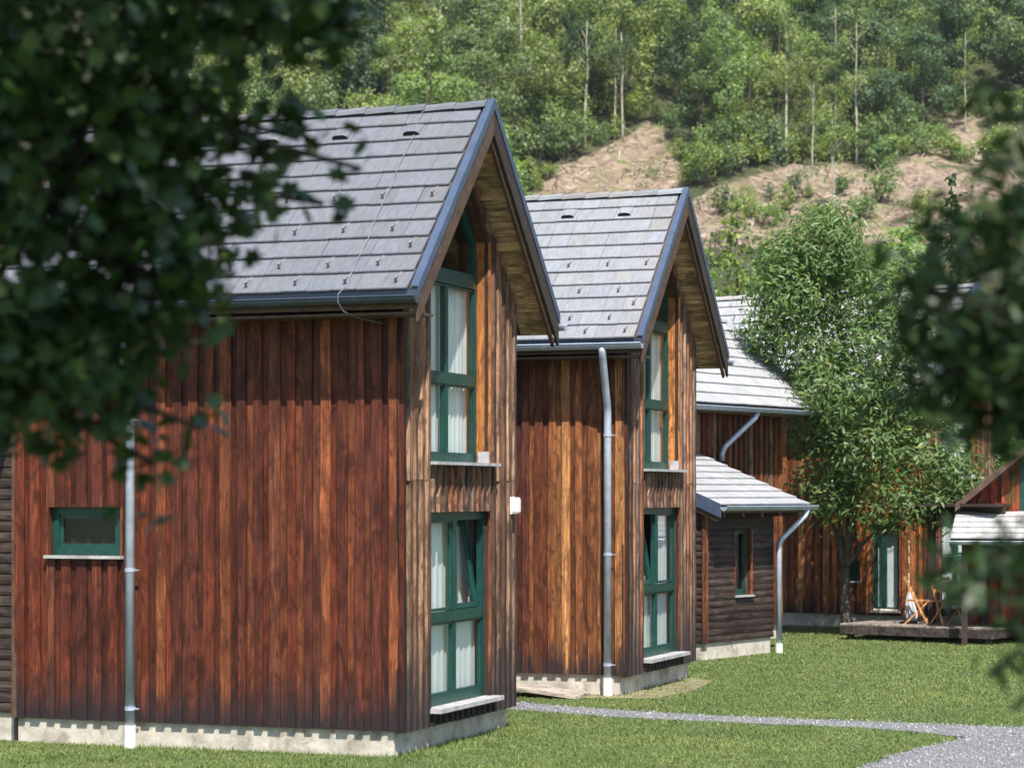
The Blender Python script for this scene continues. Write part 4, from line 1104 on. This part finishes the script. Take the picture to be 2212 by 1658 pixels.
LAST_N = [None]
def lobe_points(lobes, clump_n, clump_r, per):
    """Leaf positions in clumps spread through ellipsoid lobes; keeps the outward direction of each leaf."""
    out = []; nn = []
    for (c, rad, n) in lobes:
        d = RNG.normal(size=(n, 3)); d /= np.linalg.norm(d, axis=1, keepdims=True)
        rr = RNG.uniform(0.25, 1.0, n) ** 0.45
        cc = np.array(c) + d * rr[:, None] * np.array(rad)
        j = RNG.normal(size=(n * per, 3))
        out.append(np.repeat(cc, per, 0) + j * clump_r)
        nn.append(np.repeat(d, per, 0) * 0.55 + j * 0.45 + np.array([0, 0, 0.45]) + RNG.normal(size=(n * per, 3)) * 0.42)
    N = np.concatenate(nn); LAST_N[0] = N / np.linalg.norm(N, axis=1, keepdims=True)
    return np.concatenate(out)

def place_facing(P, N, tv, tf, size):
    n = len(P); k = len(tv); r_ = RNG.normal(size=(n, 3))
    x = np.cross(N, r_); x /= np.linalg.norm(x, axis=1, keepdims=True) + 1e-9; y = np.cross(N, x)
    S_ = np.asarray(size).reshape(-1, 1, 1)
    V = (tv[None, :, 0:1] * x[:, None] + tv[None, :, 1:2] * y[:, None] + tv[None, :, 2:3] * N[:, None]) * S_ + P[:, None]
    F = tf[None] + (np.arange(n) * k)[:, None, None]
    return V.reshape(-1, 3), F.reshape(-1, tf.shape[1])

def leaves(name, P, tmpl, size, mat, flat=0.3, parent=None, color=(1, 1, 1, 1), N=None):
    V, F = place_shapes(P, tmpl[0], tmpl[1], size, flat=flat) if N is None else place_facing(P, N, tmpl[0], tmpl[1], size)
    return link(name, np_mesh(name, V, F, mat), parent, color)

def branch(mb, p0, p1, r0, r1, seg=4, wob=0.08, n=6, rs=None):
    rs = rs or random; p0 = Vector(p0); p1 = Vector(p1); L_ = (p1 - p0).length; P = []; Rr = []
    for i in range(seg + 1):
        f = i / seg; q = p0.lerp(p1, f)
        if 0 < i < seg: q += Vector((rs.uniform(-1, 1), rs.uniform(-1, 1), rs.uniform(-.4, .8))) * wob * L_
        P.append(q); Rr.append(lerp(r0, r1, f))
    mb.tube(P, Rr, n); return P

# --- foreground maple on the left: trunk out of view, crown hanging into it and over the camera
FM = 572.0
def fl(px, py, Y): return ((px - 1106) / FPX * Y, Y, CAMZ + (1065 - py) / FPX * Y)
mt = empty('maple_tree', (-3.3, 8.4, 0)); tag(mt, 'dark maple tree whose branches hang into the left of the view', 'tree')
lobes = [(fl(90, 110, 8.4), (0.66, 0.75, 0.55), 260), (fl(470, 20, 8.6), (0.40, 0.4, 0.14), 66), (fl(640, 30, 8.8), (0.17, 0.3, 0.09), 15), (fl(740, 60, 8.8), (0.08, 0.1, 0.04), 4),
         (fl(120, 440, 8.3), (0.50, 0.7, 0.50), 210), (fl(400, 300, 8.5), (0.26, 0.3, 0.20), 48), (fl(570, 340, 8.6), (0.13, 0.2, 0.10), 9), (fl(330, 560, 8.4), (0.22, 0.3, 0.18), 38), (fl(470, 450, 8.5), (0.15, 0.2, 0.10), 12), (fl(640, 300, 8.6), (0.06, 0.1, 0.05), 3),
         (fl(60, 790, 8.2), (0.40, 0.5, 0.27), 130), (fl(230, 720, 8.3), (0.20, 0.25, 0.15), 34), (fl(420, 620, 8.4), (0.10, 0.1, 0.08), 8), (fl(290, 900, 8.3), (0.07, 0.1, 0.10), 6), (fl(330, 1000, 8.3), (0.05, 0.06, 0.07), 3), (fl(430, 925, 8.3), (0.05, 0.1, 0.02), 2),
         (fl(700, 440, 8.6), (0.04, 0.05, 0.03), 1), (fl(780, 365, 8.6), (0.03, 0.05, 0.02), 1), (fl(-250, 300, 8.4), (0.9, 0.9, 1.0), 300)]
P1_ = lobe_points(lobes, 0, 0.066, 6)
can = [((-1.4, 7.0, 6.6), (2.7, 2.9, 1.1), 1700), ((-3.4, 8.4, 6.9), (1.9, 2.2, 1.6), 420), ((0.4, 5.4, 6.7), (1.6, 2.2, 0.9), 420)]  # unseen upper crown, added to keep the sun off the leaves in view
P2_ = lobe_points(can, 0, 0.16, 6)
P_ = np.concatenate([P1_, P2_]); 
leaves('crown', P_ - np.array(mt.location), LEAF_M, np.concatenate([RNG.uniform(0.07, 0.115, len(P1_)), RNG.uniform(0.11, 0.16, len(P2_))]), M['maple'], 0.45, mt)
mb = MB(); o_ = Vector(mt.location)
P0 = branch(mb, (0, 0, -0.1), (0.15, 0.1, 5.2), 0.19, 0.10, 5, 0.01, 10)
for (c, rad, n_) in lobes + can:
    e = Vector(c) - o_; s0 = Vector((0.1, 0.05, min(max(e.z + 0.5, 3.6), 5.0)))
    branch(mb, s0, e, 0.05, 0.010, 5, 0.03)
for q in P1_[::26]:
    e = Vector(q) - o_; j = min(lobes, key=lambda l: (Vector(l[0]) - Vector(q)).length); branch(mb, Vector(j[0]) - o_, e, 0.008, 0.003, 2, 0.05, 4)
mb.build('trunk', M['bark_dark'], mt, smooth=True)

# --- foreground tree on the right
at = empty('ash_tree', (3.1, 6.0, 0)); tag(at, 'blurred dark ash tree hanging into the right edge of the view', 'tree')
lob = [(fl(2140, 620, 6.6), (0.21, 0.3, 0.27), 74), (fl(2060, 790, 6.5), (0.17, 0.2, 0.14), 42), (fl(2190, 850, 6.6), (0.13, 0.2, 0.15), 48), (fl(2200, 420, 6.8), (0.10, 0.2, 0.14), 9), (fl(1975, 620, 6.4), (0.08, 0.1, 0.05), 6),
       (fl(2140, 250, 6.8), (0.06, 0.2, 0.04), 3), (fl(2130, 1240, 6.3), (0.13, 0.2, 0.08), 13), (fl(2210, 1190, 6.3), (0.06, 0.1, 0.06), 8), (fl(2225, 1405, 6.2), (0.045, 0.05, 0.022), 6), (fl(2420, 700, 6.6), (0.25, 0.4, 0.6), 120)]
Pa = lobe_points(lob, 0, 0.05, 7)
cn = [((2.4, 4.6, 5.6), (1.5, 1.7, 0.7), 230), ((3.2, 6.0, 5.2), (1.1, 1.4, 1.4), 180)]  # upper crown out of view, put there to shade the hanging leaves
Pb = lobe_points(cn, 0, 0.12, 7); P_ = np.concatenate([Pa, Pb])
leaves('crown', P_ - np.array(at.location), LEAF_A, np.concatenate([RNG.uniform(0.07, 0.12, len(Pa)), RNG.uniform(0.12, 0.2, len(Pb))]), M['ashleaf'], 0.4, at)
mb = MB(); o_ = Vector(at.location); branch(mb, (0, 0, -0.1), (-0.1, 0, 4.6), 0.14, 0.07, 5, 0.012, 10)
for (c, rad, n_) in lob + cn:
    e = Vector(c) - o_; branch(mb, Vector((-0.03, 0, min(max(e.z - 0.6, 1.4), 4.4))), e, 0.03, 0.006, 5, 0.03)
mb.build('trunk', M['bark_dark'], at, smooth=True)

# --- rowan in the middle distance
def garden_tree(name, label, cat, base, H_, lobes, leafmat, leafsize, per, cr, trunk_top, r0, forks, barkm, tmpl=LEAF_A, color=(1, 1, 1, 1), flat=0.3):
    T_ = empty(name, (base[0], base[1], base[2] if len(base) > 2 else 0)); tag(T_, label, cat)
    P = lobe_points(lobes, 0, cr, per)
    leaves('crown', P, tmpl, RNG.uniform(leafsize * 0.7, leafsize * 1.3, len(P)), leafmat, flat, T_, color, LAST_N[0])
    mb = MB(); q = branch(mb, (0, 0, -0.05), trunk_top, r0, r0 * 0.72, 4, 0.02, 10)
    for f in forks:
        branch(mb, trunk_top, f, r0 * 0.6, r0 * 0.2, 5, 0.05, 7)
    for (c, rad, n_) in lobes:
        s0 = min(forks + [trunk_top], key=lambda f: (Vector(f) - Vector(c)).length)
        if (Vector(c) - Vector(s0)).length > 0.1: branch(mb, s0, c, r0 * 0.26, r0 * 0.06, 4, 0.06, 5)
    mb.build('trunk', barkm, T_, smooth=True)
    return T_
bx = gp(1827, 1370)
S = bx[1] / FPX
def rl(px, py, dy=0.0): return ((px - 1827) * S, dy, (1370 - py) * S)
rl_l = []
for (px, py, rx, rz_, n_, dy) in ((1760, 560, 100, 75, 120, 0), (1850, 640, 130, 95, 150, .3), (1700, 650, 75, 80, 80, -.2), (1740, 760, 95, 75, 110, .2), (1900, 760, 110, 90, 130, -.3), (1800, 860, 95, 75, 105, -.4), (1930, 860, 70, 60, 45, -.5), (1850, 980, 110, 75, 120, -.2),
                                  (1960, 990, 80, 60, 40, -.6), (1780, 1060, 80, 55, 60, .3), (1930, 1090, 120, 50, 90, -.3), (2030, 1090, 60, 50, 38, .2), (1755, 930, 60, 70, 50, .3), (1680, 570, 60, 60, 45, 0), (1780, 500, 70, 45, 44, 0), (1650, 720, 50, 70, 40, .1), (1670, 640, 55, 60, 40, -.2), (2040, 1010, 70, 45, 30, -.5), (2060, 1080, 60, 40, 30, -.4), (1990, 900, 60, 50, 26, -.4)):
    rl_l.append((rl(px, py, dy - 0.8), (rx * S, rx * S, rz_ * S), int(n_ * 1.1)))
rowan = garden_tree('rowan_tree', 'green rowan tree with forked trunk on the lawn before the orange facade', 'tree', (bx[0], bx[1], 0), 8, rl_l, M['rowan'], 0.145, 20, 0.17, rl(1826, 1225), 0.125,
                    [rl(1800, 1130, 0.1), rl(1850, 1050, -0.1), rl(1890, 1150, .1), rl(1790, 930, -.1), rl(1850, 820), rl(1810, 650)], M['bark'])

def far_tree(name, label, px, pyb, Y, hpx, wpx, mat, ls, n_, color, barkm=None, z0=0.0, seedn=0):
    s = Y / FPX; X = (px - 1106) * s; H_ = hpx * s; W_ = wpx * s
    lo = []
    for i in range(9):
        f = random.uniform(0.35, 0.95); ww = W_ * 0.5 * (1.1 - abs(f - 0.55) * 1.3)
        lo.append(((random.uniform(-1, 1) * ww * 0.6, random.uniform(-1, 1) * ww * 0.6, f * H_), (ww * 0.5, ww * 0.5, H_ * 0.10), n_ * 2))
    return garden_tree(name, label, 'tree', (X, Y, z0), H_, lo, mat, ls * 0.72, 10, ls * 0.8, (0, 0, H_ * 0.35), H_ * 0.014, [(W_ * .1, 0, H_ * .6), (-W_ * .1, .1, H_ * .7), (0, 0, H_ * .85)], barkm or M['bark'], LEAF_Q, color)
far_tree('willow_tree', 'pale grey-green willow behind the rowan tree', 1905, 0, 70.0, 880, 250, M['rowan'], 0.26, 50, (1.9, 1.7, 2.3, 1))
far_tree('garden_tree', 'leafy green tree behind the pergola at the right', 2040, 0, 62.0, 420, 330, M['rowan'], 0.26, 46, (1.15, 1.15, 1.0, 1))
far_tree('garden_tree', 'small tree filling the gap left of the red house', 2060, 0, 58.0, 300, 260, M['forest'], 0.24, 40, (0.8, 0.9, 0.8, 1))
far_tree('garden_tree', 'dark green tree behind the red house', 2260, 0, 64.0, 520, 360, M['rowan'], 0.26, 46, (0.8, 0.85, 0.8, 1))

# conifer near the right
def conifer_mesh(H_, W_, nl, seed, pw=0.9):
    rs = np.random.default_rng(seed); P = []
    nb = 26
    for i in range(nb):
        f = i / (nb - 1); z = H_ * (0.08 + 0.9 * f); rr = W_ * (1 - f) ** pw + 0.12
        for k in range(max(4, int(9 * (1 - f) + 3))):
            a = rs.uniform(0, 6.28); L_ = rr * rs.uniform(0.7, 1.1); m_ = max(3, int(nl * L_ / W_))
            t = rs.uniform(0.15, 1, m_) * L_
            P.append(np.stack([np.cos(a) * t, np.sin(a) * t, z - 0.28 * t + rs.normal(size=m_) * 0.08], 1) + rs.normal(size=(m_, 3)) * 0.09)
    return np.concatenate(P)
Pc = conifer_mesh(11.6, 1.8, 40, 5, 0.75)
sp = empty('spruce_tree', ((2055 - 1106) / FPX * 66, 66.0, 0)); tag(sp, 'single dark spruce standing behind the willow at the right', 'tree')
leaves('crown', Pc, LEAF_Q, RNG.uniform(0.16, 0.34, len(Pc)), M['needle'], 0.4, sp)
mb = MB(); branch(mb, (0, 0, -0.1), (0, 0, 11.2), 0.14, 0.02, 4, 0.004, 8); mb.build('trunk', M['bark'], sp, smooth=True)

for (px, Yl, top, wl, sd, tint, lb) in ((1592, 80.0, 428, 1.25, 8, (1.15, 1.15, .7, 1), 'bright feathery larch just right of the second roof'), (1535, 84.0, 500, 1.2, 9, (1.05, 1.1, .75, 1), 'shorter feathery larch beside the edge of the second roof'), (1645, 86.0, 520, 1.2, 12, (.9, 1.0, .75, 1), 'darker larch between the bright larch and the rowan crown')):
    Hl = CAMZ + (1065 - top) / FPX * Yl; Pl = conifer_mesh(Hl, wl * 1.3, 40, sd, 0.5)
    lt = empty('larch_tree', ((px - 1106) / FPX * Yl, Yl, 0)); tag(lt, lb, 'tree', 'larches behind the second house')
    leaves('crown', Pl, LEAF_Q, RNG.uniform(0.12, 0.30, len(Pl)), M['forest'], 0.0, lt, tint)
    mb = MB(); branch(mb, (0, 0, -0.1), (0, 0, Hl * 0.97), 0.15, 0.02, 4, 0.004, 8); mb.build('trunk', M['bark'], lt, smooth=True)

# ------------------------------------------------------------------ hillside
HS_SLOPE, HS_Y0 = 0.45, 125.0
def hill_z(X, Y):
    t = Y - HS_Y0
    b = HS_SLOPE * 6.0 * np.log1p(np.exp(np.clip(t / 6.0, -40, 40)))
    lump = 0.7 * np.sin(X * 0.16 + 1.0) * np.sin(Y * 0.13) + 0.35 * np.sin(X * 0.41 + Y * 0.2) + 0.18 * np.sin(X * 0.93 - Y * 0.71)
    return b + lump * np.clip(t / 30.0, 0, 1) - 0.6
def hp(px, py):
    Y = (HS_SLOPE * HS_Y0 + CAMZ) / (HS_SLOPE - (1065 - py) / FPX)
    return ((px - 1106) / FPX * Y, Y)
CLEAR = [[hp(*p) for p in q] for q in (
    [(1110, 520), (1130, 400), (1210, 345), (1320, 292), (1400, 262), (1440, 285), (1475, 370), (1490, 410), (1560, 392), (1700, 362), (1800, 338), (1900, 345), (2160, 352), (2260, 350), (2260, 520)],
    [(1965, 348), (1998, 285), (2060, 235), (2115, 245), (2160, 345)])]
def _hill():
    t = NT('hillside_soil'); v = t.coords('Object')
    at_ = t.node('Attribute'); at_.attribute_name = 'cleared'
    n1 = t.noise(v, 0.35, 6, 0.65, 0.5); n2 = t.noise(v, 1.6, 5, 0.7, 1.0); n3 = t.noise(t.coords('Object', (0.5, 2.2, 2.2)), 1.3, 5, 0.7)
    c = t.ramp(n2, [(0.3, (0.12, 0.082, 0.062)), (0.5, (0.31, 0.232, 0.172)), (0.72, (0.50, 0.41, 0.32))])
    c = t.mix(t.ramp(n3, [(0.35, 0.6), (0.5, 0.0)]), c, (0.12, 0.085, 0.065))
    c = t.mix(t.ramp(n1, [(0.52, 0.0), (0.64, 0.85)]), c, (0.19, 0.20, 0.075))
    f = t.ramp(n2, [(0.3, (0.03, 0.035, 0.015)), (0.7, (0.085, 0.10, 0.035))])
    t.base(t.mix(at_.outputs['Fac'], f, c)); t.rough(0.95); t.bump(n2, 1.0, 0.5)
    return t.mat
M['hill'] = _hill()
xs = np.concatenate([np.linspace(-260, -45, 14)[:-1], np.linspace(-45, 75, 150), np.linspace(75, 290, 14)[1:]])
ys = np.concatenate([np.linspace(105, 150, 24)[:-1], np.linspace(150, 262, 150), np.linspace(262, 330, 10)[1:]])
rough = RNG.normal(size=(len(ys), len(xs))) * 0.16
hill = grid_sheet('hillside', xs, ys, lambda X, Y: hill_z(X, Y) + rough * (Y > 140), M['hill']); tag(hill, kind='structure')
X, Y = np.meshgrid(xs, ys); cl = in_poly(X, Y, CLEAR[0]) | in_poly(X, Y, CLEAR[1])
atr = hill.data.attributes.new('cleared', 'FLOAT', 'POINT'); atr.data.foreach_set('value', cl.ravel().astype(np.float32))

# felled brushwood on the cleared slope
n = 5200
bx_, by_ = RNG.uniform(-6, 52, n), RNG.uniform(158, 222, n); k = in_poly(bx_, by_, CLEAR[0]) | in_poly(bx_, by_, CLEAR[1]); bx_, by_ = bx_[k], by_[k]
bz_ = hill_z(bx_, by_) + 0.12
STV = np.array([(-1, 0, 0), (-1, .05, .06), (-1, -.05, .06), (1, 0, 0.0), (1, .03, .03), (1, -.03, .03)], float); STF = np.array([(0, 1, 4, 3), (1, 2, 5, 4), (2, 0, 3, 5)])
V, F = place_shapes(np.stack([bx_, by_, bz_], 1), STV, STF, RNG.uniform(0.3, 1.2, len(bx_)), flat=0.88)
def _brush():
    t = NT('felled_brushwood'); g = t.node('NewGeometry')
    t.base(t.ramp(g.outputs['Random Per Island'], [(0.0, (0.10, 0.07, 0.05)), (0.5, (0.36, 0.28, 0.21)), (1.0, (0.66, 0.57, 0.46))])); t.rough(0.9)
    return t.mat
tag(link('brushwood', np_mesh('brushwood', V, F, _brush())), 'felled branches scattered over the cleared brown slope', 'brushwood', kind='stuff')
n = 1700
bx_, by_ = RNG.uniform(-6, 52, n), RNG.uniform(158, 222, n); k = (in_poly(bx_, by_, CLEAR[0]) | in_poly(bx_, by_, CLEAR[1])) & (np.sin(bx_ * .5 + 2 * np.sin(by_ * .31)) > 0.2); bx_, by_ = bx_[k], by_[k]
P = np.repeat(np.stack([bx_, by_, hill_z(bx_, by_) + 0.2], 1), 10, 0) + RNG.normal(size=(len(bx_) * 10, 3)) * np.array([.3, .3, .18])
V, F = place_shapes(P, LEAF_Q[0], LEAF_Q[1], RNG.uniform(0.15, 0.4, len(P)), flat=0.1)
tag(link('undergrowth', np_mesh('undergrowth', V, F, M['forest'])), 'low green undergrowth tufts on the cleared slope', 'undergrowth', kind='stuff')

# tree kinds of the hillside wood
def crown_pts(lobes, cr, per): return lobe_points(lobes, 0, cr, per)
PROTO = []
def proto(kind, seed):
    rs = random.Random(seed); mb = MB()
    if kind == 'broad':
        H_ = 1.0 * rs.uniform(10, 13); W_ = rs.uniform(3.0, 4.2); lo = []
        for i in range(15):
            f = rs.uniform(0.12, 0.97); ww = W_ * (1.15 - abs(f - 0.5) * 1.35); a = rs.uniform(0, 6.28); q = rs.uniform(0.2, 0.75)
            lo.append(((math.cos(a) * ww * q, math.sin(a) * ww * q, f * H_), (ww * 0.38, ww * 0.38, H_ * 0.07), 19))
        P = crown_pts(lo, 0.25, 20); ls = (0.17, 0.36); tm = LEAF_Q; mat = M['forest']; bark = M['bark']
        P0 = branch(mb, (0, 0, -0.5), (rs.uniform(-.5, .5), 0, H_ * 0.8), 0.17, 0.04, 5, 0.012, 6, rs)
        for l in lo: branch(mb, (0, 0, max(1.5, l[0][2] - 1.8)), l[0], 0.05, 0.015, 3, 0.05, 4, rs)
    elif kind == 'slender':
        H_ = rs.uniform(12, 15); lo = []
        for i in range(9):
            f = rs.uniform(0.5, 0.98); ww = 1.9 * (1.2 - abs(f - 0.7) * 1.6); a = rs.uniform(0, 6.28)
            lo.append(((math.cos(a) * ww * .6, math.sin(a) * ww * .6, f * H_), (ww * .42, ww * .42, H_ * .06), 13))
        P = crown_pts(lo, 0.28, 12); ls = (0.15, 0.32); tm = LEAF_Q; mat = M['forest']; bark = M['bark_pale']
        branch(mb, (0, 0, -0.5), (rs.uniform(-.6, .6), 0, H_ * .95), 0.15, 0.03, 6, 0.010, 6, rs)
        for l in lo: branch(mb, (0, 0, l[0][2] - 1.6), l[0], 0.05, 0.012, 3, 0.05, 4, rs)
    elif kind == 'conifer':
        H_ = rs.uniform(11, 15); P = conifer_mesh(H_, rs.uniform(1.5, 2.1), 9, seed); ls = (0.25, 0.5); tm = LEAF_Q; mat = M['needle']; bark = M['bark_dark']
        branch(mb, (0, 0, -0.5), (0, 0, H_ * .97), 0.16, 0.02, 4, 0.004, 6, rs)
    elif kind == 'shrub':
        H_ = rs.uniform(2.2, 4.2); lo = []
        for i in range(6):
            a = rs.uniform(0, 6.28); lo.append(((math.cos(a) * H_ * .25, math.sin(a) * H_ * .25, H_ * rs.uniform(.3, .85)), (H_ * .26, H_ * .26, H_ * .16), 12))
        P = crown_pts(lo, 0.2, 8); ls = (0.18, 0.36); tm = LEAF_Q; mat = M['forest']; bark = M['bark']
        for l in lo: branch(mb, (0, 0, -0.3), l[0], 0.05, 0.012, 3, 0.04, 4, rs)
    elif kind == 'bare':
        H_ = rs.uniform(9, 11); P = None; bark = M['bark_pale']
        branch(mb, (0, 0, -0.5), (rs.uniform(-.5, .5), 0, H_), 0.17, 0.03, 6, 0.012, 6, rs)
        for i in range(26):
            z = rs.uniform(0.3, 0.95) * H_; a = rs.uniform(0, 6.28); L_ = (1.05 - z / H_) * 3.0 + 0.5; e = Vector((math.cos(a) * L_ * .6, math.sin(a) * L_ * .6, z + L_ * .8))
            q = branch(mb, (0, 0, z), e, 0.05, 0.012, 3, 0.06, 4, rs)
            for j in range(3):
                s_ = q[1 + j % 3]; branch(mb, s_, s_ + Vector((rs.uniform(-.8, .8), rs.uniform(-.8, .8), rs.uniform(.3, 1.1))), 0.02, 0.008, 2, 0.06, 3, rs)
    tmesh = mb.mesh('trunk', bark, True)
    cmesh = None
    if P is not None:
        V, F = place_facing(P, LAST_N[0], tm[0], tm[1], RNG.uniform(ls[0], ls[1], len(P))) if kind != 'conifer' else place_shapes(P, tm[0], tm[1], RNG.uniform(ls[0], ls[1], len(P)), flat=0.5); cmesh = np_mesh('crown', V, F, mat)
    return (kind, tmesh, cmesh)
PR = {k: [proto(k, 100 * i + j) for j in range(nn)] for i, (k, nn) in enumerate((('broad', 5), ('slender', 4), ('conifer', 3), ('shrub', 4), ('bare', 2)))}
LAB = {'broad': ('leafy_tree', 'leafy tree', 'broadleaved trees of the hillside wood'),
       'slender': ('slender_tree', 'slender pale-trunked tree', 'slender trees of the hillside wood'),
       'conifer': ('spruce_tree', 'narrow spruce', 'spruces of the hillside wood'),
       'shrub': ('shrub', 'shrub', 'shrubs of the hillside wood'),
       'bare': ('bare_tree', 'bare grey tree', 'bare trees of the hillside wood')}
TINTS = [((1, 1, 1), 'green'), ((1.25, 1.15, .9), 'yellow-green'), ((.62, .75, .85), 'blue-green'), ((.8, .9, .8), 'mid-green'), ((1.2, 1.3, 1.0), 'light green'), ((.42, .52, .52), 'dark green'), ((1.5, 1.35, 1.05), 'pale yellowish')]
def zone(px, py):
    col = ('behind the maple' if px < 620 else 'above the nearest ridge' if px < 850 else 'above the nearest gable' if px < 1110 else 'between both gables' if px < 1330 else
           'above the second gable' if px < 1560 else 'right of the second gable' if px < 1780 else 'above the lone sapling' if px < 1990 else 'at the upper right')
    row = 'low' if py > 260 else 'halfway up' if py > 130 else 'high' if py > 40 else 'topmost'
    return row + ' on hill ' + col
def hill_tree(kind, X, Y, sc=1.0, label=None, tint=None, var=None, sx=1.0):
    k, tm, cm = random.choice(PR[kind]) if var is None else PR[kind][var % len(PR[kind])]
    nm, lb, gr = LAB[kind]
    Z = float(hill_z(np.float64(X), np.float64(Y)))
    T_ = empty(nm, (X, Y, Z - 0.1), random.uniform(0, 6.28)); T_.scale = (sc * sx, sc * sx, sc)
    t, adj = (tint, 'bright') if tint else random.choice(TINTS if kind != 'conifer' else [TINTS[i] for i in (0, 2, 3, 5)])
    where = zone(1106 + X / Y * FPX, 1065 - (Z - CAMZ) / Y * FPX)
    tag(T_, label or (adj + ' ' + lb + ' ' + where), 'shrub' if kind == 'shrub' else 'tree', gr)
    link('trunk', tm, T_)
    if cm: link('crown', cm, T_, (*t, 1))
    return T_
CUT_X = [1110, 1130, 1210, 1320, 1400, 1440, 1475, 1490, 1560, 1700, 1800, 1900, 2000, 2300]
CUT_Y = [430, 400, 345, 292, 262, 285, 370, 410, 392, 362, 338, 340, 318, 300]
cnt = 0
step = 5.0
gy = 148.0
while gy < 250:
    gx = -0.118 * gy - 6
    while gx < 0.222 * gy + 3:
        X = gx + random.uniform(-2, 2); Y = gy + random.uniform(-2, 2); gx += step
        px = 1106 + X / Y * FPX; py = 1065 - (float(hill_z(np.float64(X), np.float64(Y))) - CAMZ) / Y * FPX
        if in_poly(np.array([X]), np.array([Y]), CLEAR[0])[0] or in_poly(np.array([X]), np.array([Y]), CLEAR[1])[0]: continue
        if px > 1115 and py > np.interp(px, CUT_X, CUT_Y) - 4: continue             # open ground below the cut
        if px > 2150 and py > 300: continue
        if py < -20: continue
        q = random.random(); left = px < 1120
        kind = 'broad' if q < (0.80 if left else 0.72) else 'slender' if q < 0.82 else 'conifer' if q < 0.93 else 'shrub'
        hill_tree(kind, X, Y, random.uniform(0.75, 1.2)); cnt += 1
    gy += step * 0.95
# edge of the wood along the cut: shrubs and thin trees
edge = [(1150, 395), (1185, 375), (1215, 345), (1250, 330), (1290, 305), (1330, 290), (1370, 270), (1420, 262), (1450, 300), (1470, 340), (1500, 390), (1530, 395), (1560, 388), (1600, 372), (1640, 368), (1690, 350), (1730, 345), (1780, 335), (1830, 330), (1870, 335), (1905, 330), (1950, 330), (1985, 305), (2030, 270), (2065, 255), (2100, 260), (2140, 280), (2010, 292), (2125, 330), (2090, 345), (1995, 345), (2050, 340), (2040, 320), (2150, 350)]
for (px, py) in edge:
    X, Y = hp(px + random.uniform(-8, 8), py - 8); hill_tree('shrub', X, Y, random.uniform(0.5, 0.95), tint=random.choice([(1.3, 1.25, .8), (1.05, 1.1, .9), (.8, .9, .85)]))
for (px, py) in ((1265, 300), (1328, 285), (1345, 290), (1700, 350), (1850, 335)):
    X, Y = hp(px, py); hill_tree('slender', X, Y, random.uniform(0.75, 1.0))
for j_ in range(46):
    px = random.uniform(1480, 1960) if j_ % 3 else random.uniform(1120, 1330); py = float(np.interp(px, CUT_X, CUT_Y)) - random.uniform(5, 70)
    X, Y = hp(px, py); hill_tree('shrub', X, Y, random.uniform(0.6, 1.2))
for i, (px, py, s, v, lb) in enumerate(((1800, 490, 0.78, 0, 'lone thin sapling standing low on the brown cleared slope'), (1755, 372, 0.55, 1, 'slender tree left of the lone sapling at the upper edge of the cut'),
                                     (1920, 262, 0.72, 2, 'pale-trunked tree with yellow-green crown above the track'), (2085, 275, 0.6, 3, 'thin pale-stemmed tree on the grassy bank at the upper right'))):
    X, Y = hp(px, py); o = hill_tree('slender', X, Y, s, lb, (1.25, 1.2, .8), v)
for j_ in range(26):
    px = random.uniform(1500, 2150); py = random.uniform(430, 520)
    X, Y = hp(px, py); hill_tree('shrub', X, Y, random.uniform(0.35, 0.8))
for (px, py, s) in ((1900, 420, 1.0), (1905, 350, 1.2), (1860, 480, .8)):
    X, Y = hp(px, py); hill_tree('shrub', X, Y, s, {1900: 'round bush in the middle of the cleared slope', 1905: 'tall green bush on the track above the cleared slope', 1860: 'low bush at the foot of the cleared slope'}[px], (.95, 1.1, .9))
for i, (px, py, lb) in enumerate(((950, 130, 'bare grey tree above the nearest roof ridge'), (1405, 130, 'bare pale double stem in the wood above the cut'), (1505, 120, 'bare grey branching tree right of the double stem'))):
    X, Y = hp(px, py); hill_tree('bare', X, Y, 0.9, lb, var=i)
print('hill trees', cnt)

# ------------------------------------------------------------------ thin summer haze over the valley
mb = MB(); mb.box(-310, 310, -130, 340, -1.8, 112)
hm = bpy.data.materials.new('valley_haze'); hm.use_nodes = True; hn = hm.node_tree
hn.nodes.remove(hn.nodes['Principled BSDF'])
pv = hn.nodes.new('ShaderNodeVolumePrincipled'); pv.inputs['Density'].default_value = 0.00013; pv.inputs['Color'].default_value = (0.86, 0.92, 1.0, 1); pv.inputs['Anisotropy'].default_value = 0.2
hn.links.new(pv.outputs[0], hn.nodes['Material Output'].inputs['Volume'])
tag(mb.build('haze', hm), kind='stuff')
